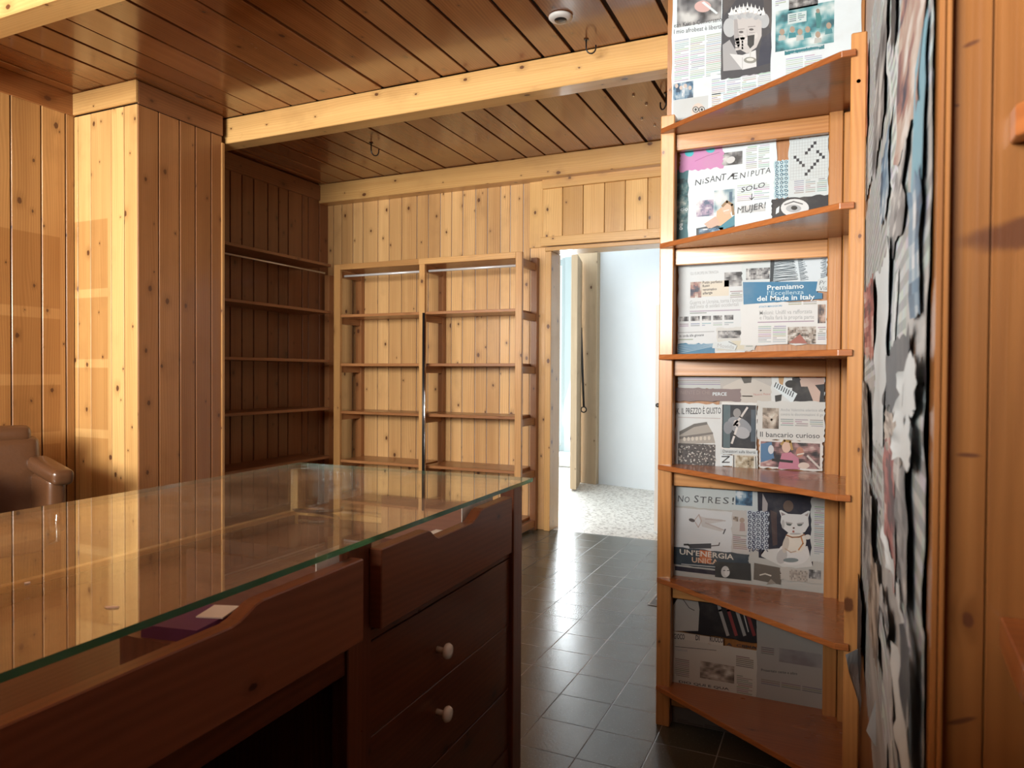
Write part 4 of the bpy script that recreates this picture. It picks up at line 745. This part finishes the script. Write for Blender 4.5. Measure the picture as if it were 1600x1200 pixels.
s.done('picture of a white cat figurine with drooping eyes in the fourth bay', 'photo')
s = Sheet('patterned_paper'); s.torn(1168, 796, 1201, 858, (.50, .55, .62), 31)
for i in range(5):
    for j in range(9): s.ell(1172+i*6.6, 800+j*6.8+(i % 2)*2, 2.8, 2.5, (.05, .06, .12), 2); s.ell(1172+i*6.6, 800+j*6.8+(i % 2)*2, 1.2, 1.1, (.60, .66, .72), 3); s.line([(1169+i*6.6+r.uniform(0, 3), 804+j*6.8), (1172+i*6.6+r.uniform(-2, 3), 806+j*6.8)], 1.5, (.05, .05, .10), 2)
s.done('dark blue and grey ring-patterned paper strip left of the cat picture', 'patterned paper')
s = Sheet(); s.torn(1268, 776, 1290, 878, (.58, .59, .58), 32); s.cols(1273, 790, 1287, 868, 1, (.46, .47, .47)); s.done('newspaper text column right of the cat picture')
s = Sheet('magazine_cutting'); s.torn(1052, 853, 1170, 893, (.03, .05, .07), 33); s.text('UN’ENERGIA', 1063, 864.5, 1147, 873, 8, (.74, .68, .60), .02); s.text('UNICA', 1082, 877, 1123, 881, 8, (.74, .50, .36), .02); s.poly([(1094, 858), (1112, 860), (1112, 880), (1094, 878)], (.55, .16, .06), 2); s.rect(1056, 883, 1118, 897, (.015, .012, .03), 4)
s.line([(1066, 880), (1118, 884.5)], 1.2, (.6, .62, .62), 5); s.done('black banner reading UN’ENERGIA UNICA in the fourth bay', 'banner')
s = Sheet('newspaper_photo'); s.poly([(1118, 876), (1173, 879), (1174, 906), (1118, 900)], (.035, .037, .037), 0); s.ell(1134, 892, 6.5, 9, (.56, .55, .54), 2); s.ell(1137, 893, 4, 6, (.70, .69, .68), 3); s.line([(1131, 890), (1134, 890)], 1.2, INK, 4); s.line([(1137, 890), (1140, 890)], 1.2, INK, 4); s.done('dark photo of a pale bald face below the energy banner', 'photo')
s = Sheet('newspaper_photo'); s.poly([(1179, 878), (1222, 886), (1220, 912), (1178, 904)], (.13, .11, .09), 0); s.line([(1188, 897), (1196, 895), (1205, 898)], 2, (.66, .62, .56), 2); s.poly([(1198, 912), (1205, 903), (1213, 910)], (.30, .26, .22), 2); s.done('dark wooden drawer photo with a pale handle above the fifth shelf', 'photo')
s = Sheet(); s.torn(1220, 884, 1290, 912, (.52, .49, .45), 34); s.photo(1234, 888, 1262, 908, 61, [(.25, .22, .2), (.40, .35, .31), (.48, .43, .38), (.55, .5, .45)], 12, 10); s.photo(1264, 888, 1283, 904, 62, BW, 3, 2); s.done('speckled grey newspaper piece at the bottom right of the fourth bay')
# --- fifth bay
s = Sheet('newspaper_photo'); s.torn(1052, 905, 1186, 1003, (.015, .012, .015), 35); s.poly([(1053, 984), (1053, 944), (1066, 925), (1068, 905), (1086, 905), (1094, 950), (1092, 984)], (.52, .49, .45), 1); s.line([(1068, 934), (1078, 948), (1086, 952)], 1.2, (.12, .1, .1), 2)
for x, c in ((1124, (.40, .36, .34)), (1137, (.30, .05, .05)), (1150, (.42, .39, .37)), (1165, (.28, .04, .04))): s.line([(x-6, 918), (x+2, 952), (x+14, 990)], 5, c, 2)
s.line([(1156, 932), (1170, 985)], 1.6, (.62, .6, .58), 3); s.line([(1182, 940), (1185, 999)], 1.6, (.5, .5, .5), 3); s.done('dark photo of a pale torso and red stripes in the fifth bay', 'photo')
s = Sheet(); s.torn(1052, 994, 1188, 1100, (.60, .55, .48), 36); s.rect(1053, 984, 1131, 1007, (.66, .60, .52), 1); s.text('GIOCO', 1054, 996, 1071, 997, 8, INK, .02); s.text('DI', 1088, 998, 1094, 998.6, 8, INK, .02); s.text('RUOLO', 1110, 1000, 1131, 1002, 8, INK, .02); s.text('A  CENA', 1136, 1006, 1183, 1012, 4, INK, .02); s.line([(1056, 1008), (1120, 1014)], .8, INK)
s.text('Gustose', 1056, 1014, 1075, 1016, 4, GREY, .01); s.cols(1100, 1018, 1142, 1026, 2, (.38, .33, .28)); s.photo(1095, 1030, 1148, 1066, 64, SEPIA, 3, 2); s.cols(1056, 1026, 1078, 1058, 1, (.40, .35, .30)); s.cols(1151, 1022, 1178, 1046, 1, (.30, .25, .2)); s.cols(1152, 1052, 1176, 1090, 1, (.45, .40, .34)); s.text('DIO QUI E QUA', 1062, 1064, 1140, 1076, 3.5, INK, .02)
s.done('yellowed newspaper page titled GIOCO DI RUOLO in the fifth bay')
s = Sheet(); s.torn(1184, 935, 1290, 1120, (.40, .37, .34), 37); s.cols(1190, 1008, 1210, 1024, 1, (.26, .24, .22)); s.photo(1218, 1010, 1284, 1042, 66, [(.24, .2, .2), (.28, .25, .25), (.32, .29, .28), (.34, .3, .3)], 2, 1); s.text('Presentato cento e oltre', 1190, 1046, 1246, 1052, 4, INK, .01); s.cols(1190, 1058, 1284, 1084, 3, (.30, .28, .26)); s.done('dull newspaper page in the lower right of the fifth bay')
s = Sheet(); s.torn(1050, 1100, 1290, 1240, (.22, .20, .18), 38); s.cols(1060, 1120, 1280, 1180, 5, (.15, .13, .12)); s.done('dim newspaper page below the lowest shelf of the corner unit')
# --- right wall: torn overlapping pages running towards the viewer
class Side:
    K = 0
def side(px0, py0, px1, py1, seed, style, label, name='torn_newspaper', bulge=.004, cat='newspaper', jag=.012, lean=0.0):
    Side.K += 1; base = XR-.0005-.00035*Side.K
    ya = onX(max(px0, 1346), 600, XR).y; yb = onX(min(px1, 1459), 600, XR).y; pm = (max(px0, 1346)+px1)/2
    za = onX(pm, py0, XR).z; zb = onX(pm, py1, XR).z; r = random.Random(seed)
    bm = bmesh.new(); cl_ = bm.loops.layers.float_color.new('Col')
    ny = max(4, int(abs(ya-yb)/.022)); nz_ = max(8, int(abs(za-zb)/.011)); V = []
    eL = [nz(k*.42, 0, seed+.3)*3-1.5+r.uniform(-.12, .12) for k in range(nz_+1)]; eR = [nz(k*.38, 4, seed+.7)*3-1.5+r.uniform(-.12, .12) for k in range(nz_+1)]
    sl = r.uniform(-.25, .25)*abs(ya-yb); wd = abs(ya-yb)
    for j in range(nz_+1):
        t = j/nz_; row = []
        off = sl*(t-.5)+lean*(t-.5); l = ya+off+eL[j]*jag*min(1, wd*3)+(nz(t*3, 0, seed)-.5)*min(wd, .25)*.5; q = yb+off+eR[j]*jag*min(1, wd*3)*.6+(nz(t*3, 9, seed)-.5)*min(wd, .25)*.4
        l = min(l, 2.44); q = max(q, .612)
        if px1 > 1457: q = min(q, .630)
        for i in range(ny+1):
            a = i/ny; y = l+(q-l)*a; z = za+(zb-za)*t+(r.uniform(-1, 1)*.008 if j in (0, nz_) else 0)+(a-.5)*sl*.3
            h = (nz(y*6, z*4, seed)-.45)*bulge*.9 + bulge*.7*(abs(a-.5)*2)**6*nz(t*6, 3, seed+2)
            h *= min(1.0, .25+y)
            row.append(bm.verts.new((base-max(0, h), y, z)))
        V.append(row)
    pal = {'grey': BW, 'sepia': SEPIA, 'blue': BLUE, 'red': RED, 'teal': TEAL, 'mix': MIXC}
    cc_ = r.uniform(.86, 1.06)
    def colr(a, t):
        if style in pal or style.startswith('p:'):
            ramp = pal[style.replace('p:', '')]; x = nz(a*3, t*5, seed)*.8+nz(a*9, t*14, seed+3)*.3; x = min(.999, max(0, (x-.3)*2.0)); k = x*(len(ramp)-1); i = int(k); g = k-i
            return [ramp[i][c]*(1-g)+ramp[i+1][c]*g for c in range(3)]
        if style == 'white': return [c*cc_ for c in WHITE]
        if style == 'black': return (.035, .035, .04)
        if style == 'strip': return (.20, .42, .54)
        if nz(math.floor(t*3.3)*3.1, math.floor(a*1.7)*5, seed) > .58:
            x = nz(a*6, t*12, seed+1); return [BW[2][c]*(1-x)*.8+BW[3][c]*x for c in range(3)]
        if (a*4.2) % 1 < .10 or t < .03: return [c*cc_ for c in PAPER]
        return [c*cc_*(.60 if int(t*nz_) % 2 else .98)*r.uniform(.88, 1.06) for c in PAPER]
    for j in range(nz_):
        for i in range(ny):
            f = bm.faces.new([V[j][i], V[j+1][i], V[j+1][i+1], V[j][i+1]]); c = colr((i+.5)/ny, (j+.5)/nz_); f.smooth = True
            for l in f.loops: l[cl_] = (c[0], c[1], c[2], 1)
    me = bpy.data.meshes.new(name); bm.to_mesh(me); bm.free(); me.materials.append(M['print'])
    o = bpy.data.objects.new(name, me); sc.collection.objects.link(o); tag(o, label, cat, 'torn pages pasted on the right side wall'); return o
side(1346, -60, 1400, 230, 1, 'text', 'crumpled text page at the top of the right side wall next to the corner shelves')
side(1346, 220, 1400, 520, 2, 'text', 'crumpled text page beside the knotty shelf post, upper middle of the right wall')
side(1346, 500, 1400, 800, 3, 'text', 'torn text page beside the shelf post at middle height of the right wall')
side(1346, 780, 1400, 1260, 4, 'text', 'long torn text page beside the shelf post near the bottom of the right wall')
side(1388, -120, 1462, 250, 5, 'text', 'text page at the top of the right wall next to the pine end board')
side(1388, 230, 1462, 620, 6, 'text', 'text page with handwriting on the right wall beside the pine end board', bulge=.005)
side(1388, 600, 1462, 960, 7, 'text', 'torn text page in the lower middle of the right wall beside the pine end board')
side(1388, 930, 1462, 1330, 8, 'text', 'lowest torn text page of the right wall next to the pine end board')
side(1392, -20, 1401, 105, 11, 'black', 'slender black torn sliver near the top of the right wall', jag=.012, cat='paper scrap')
side(1405, -60, 1455, 200, 12, 'mix', 'dark colourful torn photo page at the top right of the side wall', bulge=.006, lean=.16, cat='photo')
side(1366, 90, 1384, 240, 13, 'grey', 'grey torn photo strip high on the right wall beside the shelf post', cat='photo')
side(1347, 150, 1354, 260, 14, 'red', 'thin reddish strip at the edge of the shelf post, high on the wall', cat='photo')
side(1378, 240, 1392, 345, 15, 'blue', 'bluish torn photo strip at the height of the second shelf', cat='photo')
side(1396, 270, 1422, 380, 16, 'grey', 'grey photo torn out around the middle of the right wall', cat='photo')
side(1434, 88, 1454, 300, 17, 'strip', 'long upright light blue paper strip along the pine end board', jag=.004, cat='paper strip')
side(1430, 280, 1450, 500, 18, 'blue', 'pale blue printed strip continuing below the light blue strip', jag=.006, cat='paper strip')
side(1376, 410, 1396, 700, 19, 'white', 'tall white blank paper strip in the middle of the right wall', bulge=.008, cat='paper strip')
side(1356, 440, 1372, 560, 20, 'red', 'reddish brown photo strip beside the shelf post at the third bay', cat='photo')
side(1352, 600, 1366, 720, 21, 'sepia', 'brown photo strip beside the shelf post below the third bay', cat='photo')
side(1394, 538, 1430, 640, 22, 'black', 'dark grey printed page with a bottle shape on the right wall', cat='photo')
side(1396, 655, 1424, 715, 23, 'sepia', 'beige printed piece right above the red picture', cat='photo')
side(1396, 700, 1420, 905, 24, 'red', 'red torn picture with pink patches on the right wall', cat='photo')
side(1416, 690, 1440, 940, 25, 'grey', 'dark speckled strip right of the red torn picture', jag=.02, cat='photo')
side(1422, 560, 1463, 660, 26, 'white', 'white curled flap of paper over the pine end board', bulge=.009, jag=.010, cat='paper scrap')
side(1424, 660, 1452, 730, 27, 'white', 'smaller white curled flap beneath the larger one', bulge=.010, jag=.012, cat='paper scrap')
side(1404, 900, 1436, 940, 28, 'white', 'small white torn patch beneath the red picture', bulge=.008, jag=.012, cat='paper scrap')
side(1362, 770, 1376, 930, 29, 'grey', 'dark narrow photo strip low beside the shelf post', cat='photo')
side(1376, 900, 1392, 1070, 30, 'sepia', 'brown narrow strip low in the middle of the right wall', cat='photo')
side(1346, 935, 1360, 1100, 31, 'black', 'black torn strip beside the lowest part of the shelf post', cat='paper scrap')
side(1395, 960, 1412, 1050, 32, 'grey', 'small dark torn piece on the long lower text page', cat='photo')
side(1438, 1020, 1461, 1180, 33, 'black', 'black paper patch at the very bottom beside the pine end board', cat='paper scrap')
side(1432, 1090, 1458, 1260, 34, 'white', 'white torn paper tongue at the very bottom of the right wall', bulge=.010, jag=.012, cat='paper scrap')
side(1404, 1060, 1432, 1240, 35, 'text', 'bottom text page fragment left of the white paper tongue')
# curling flaps that stand off the wall
def flap(pts, label):
    bm = bmesh.new(); cl_ = bm.loops.layers.float_color.new('Col'); f = bm.faces.new([bm.verts.new(p) for p in pts])
    for l in f.loops: l[cl_] = (.74, .74, .73, 1)
    bmesh.ops.subdivide_edges(bm, edges=bm.edges[:], cuts=3, use_grid_fill=True); bmesh.ops.triangulate(bm, faces=bm.faces[:])
    for v in bm.verts: v.co.y += .006*math.sin(v.co.z*60); v.co.x -= .003*math.sin(v.co.z*45)
    me = bpy.data.meshes.new('paper_flap'); bm.to_mesh(me); bm.free(); me.materials.append(M['print']); o = bpy.data.objects.new('paper_flap', me); sc.collection.objects.link(o)
    tag(o, label, 'paper scrap')
a = [onY(1345, 1010, 1.98), onY(1319, 1022, 1.93), onY(1334, 1070, 1.94), onY(1344, 1120, 1.98)]
flap(a, 'white corner of newspaper curling off the wall in front of the shelf post')
a = [onY(1367, 1085, 1.30), onY(1353, 1142, 1.27), onY(1371, 1165, 1.28), onY(1374, 1110, 1.30)]
flap(a, 'small white paper corner curling out at the bottom of the right wall')
# printed sheet on the floor by the pier
p0 = onZ(1003, 945, 0); b = bmesh.new(); cl_ = b.loops.layers.float_color.new('Col')
def fq(x0, y0, x1, y1, z, c):
    f = b.faces.new([b.verts.new(q) for q in ((x0, y0, z), (x1, y0, z), (x1, y1, z), (x0, y1, z))])
    for l in f.loops: l[cl_] = (c[0], c[1], c[2], 1)
fq(-.885, 3.66, -.45, 4.12, .003, (.62, .64, .62)); fq(-.875, 3.67, -.45, 4.11, .0034, (.10, .10, .10)); fq(-.865, 3.76, -.45, 4.10, .0038, (.68, .69, .67)); fq(-.845, 3.69, -.47, 3.75, .0038, (.30, .31, .30))
fq(-.855, 3.775, -.825, 3.84, .0042, (.05, .05, .05)); fq(-.847, 3.79, -.833, 3.825, .0045, (.68, .69, .67)); fq(-.815, 3.775, -.800, 3.84, .0042, (.05, .05, .05)); fq(-.79, 3.775, -.76, 3.84, .0042, (.05, .05, .05))
me = bpy.data.meshes.new('floor_mat'); b.to_mesh(me); b.free(); me.materials.append(M['print']); o = bpy.data.objects.new('floor_mat', me); sc.collection.objects.link(o); tag(o, 'white printed sheet with black lettering lying on the tiles behind the corner shelves', 'mat')
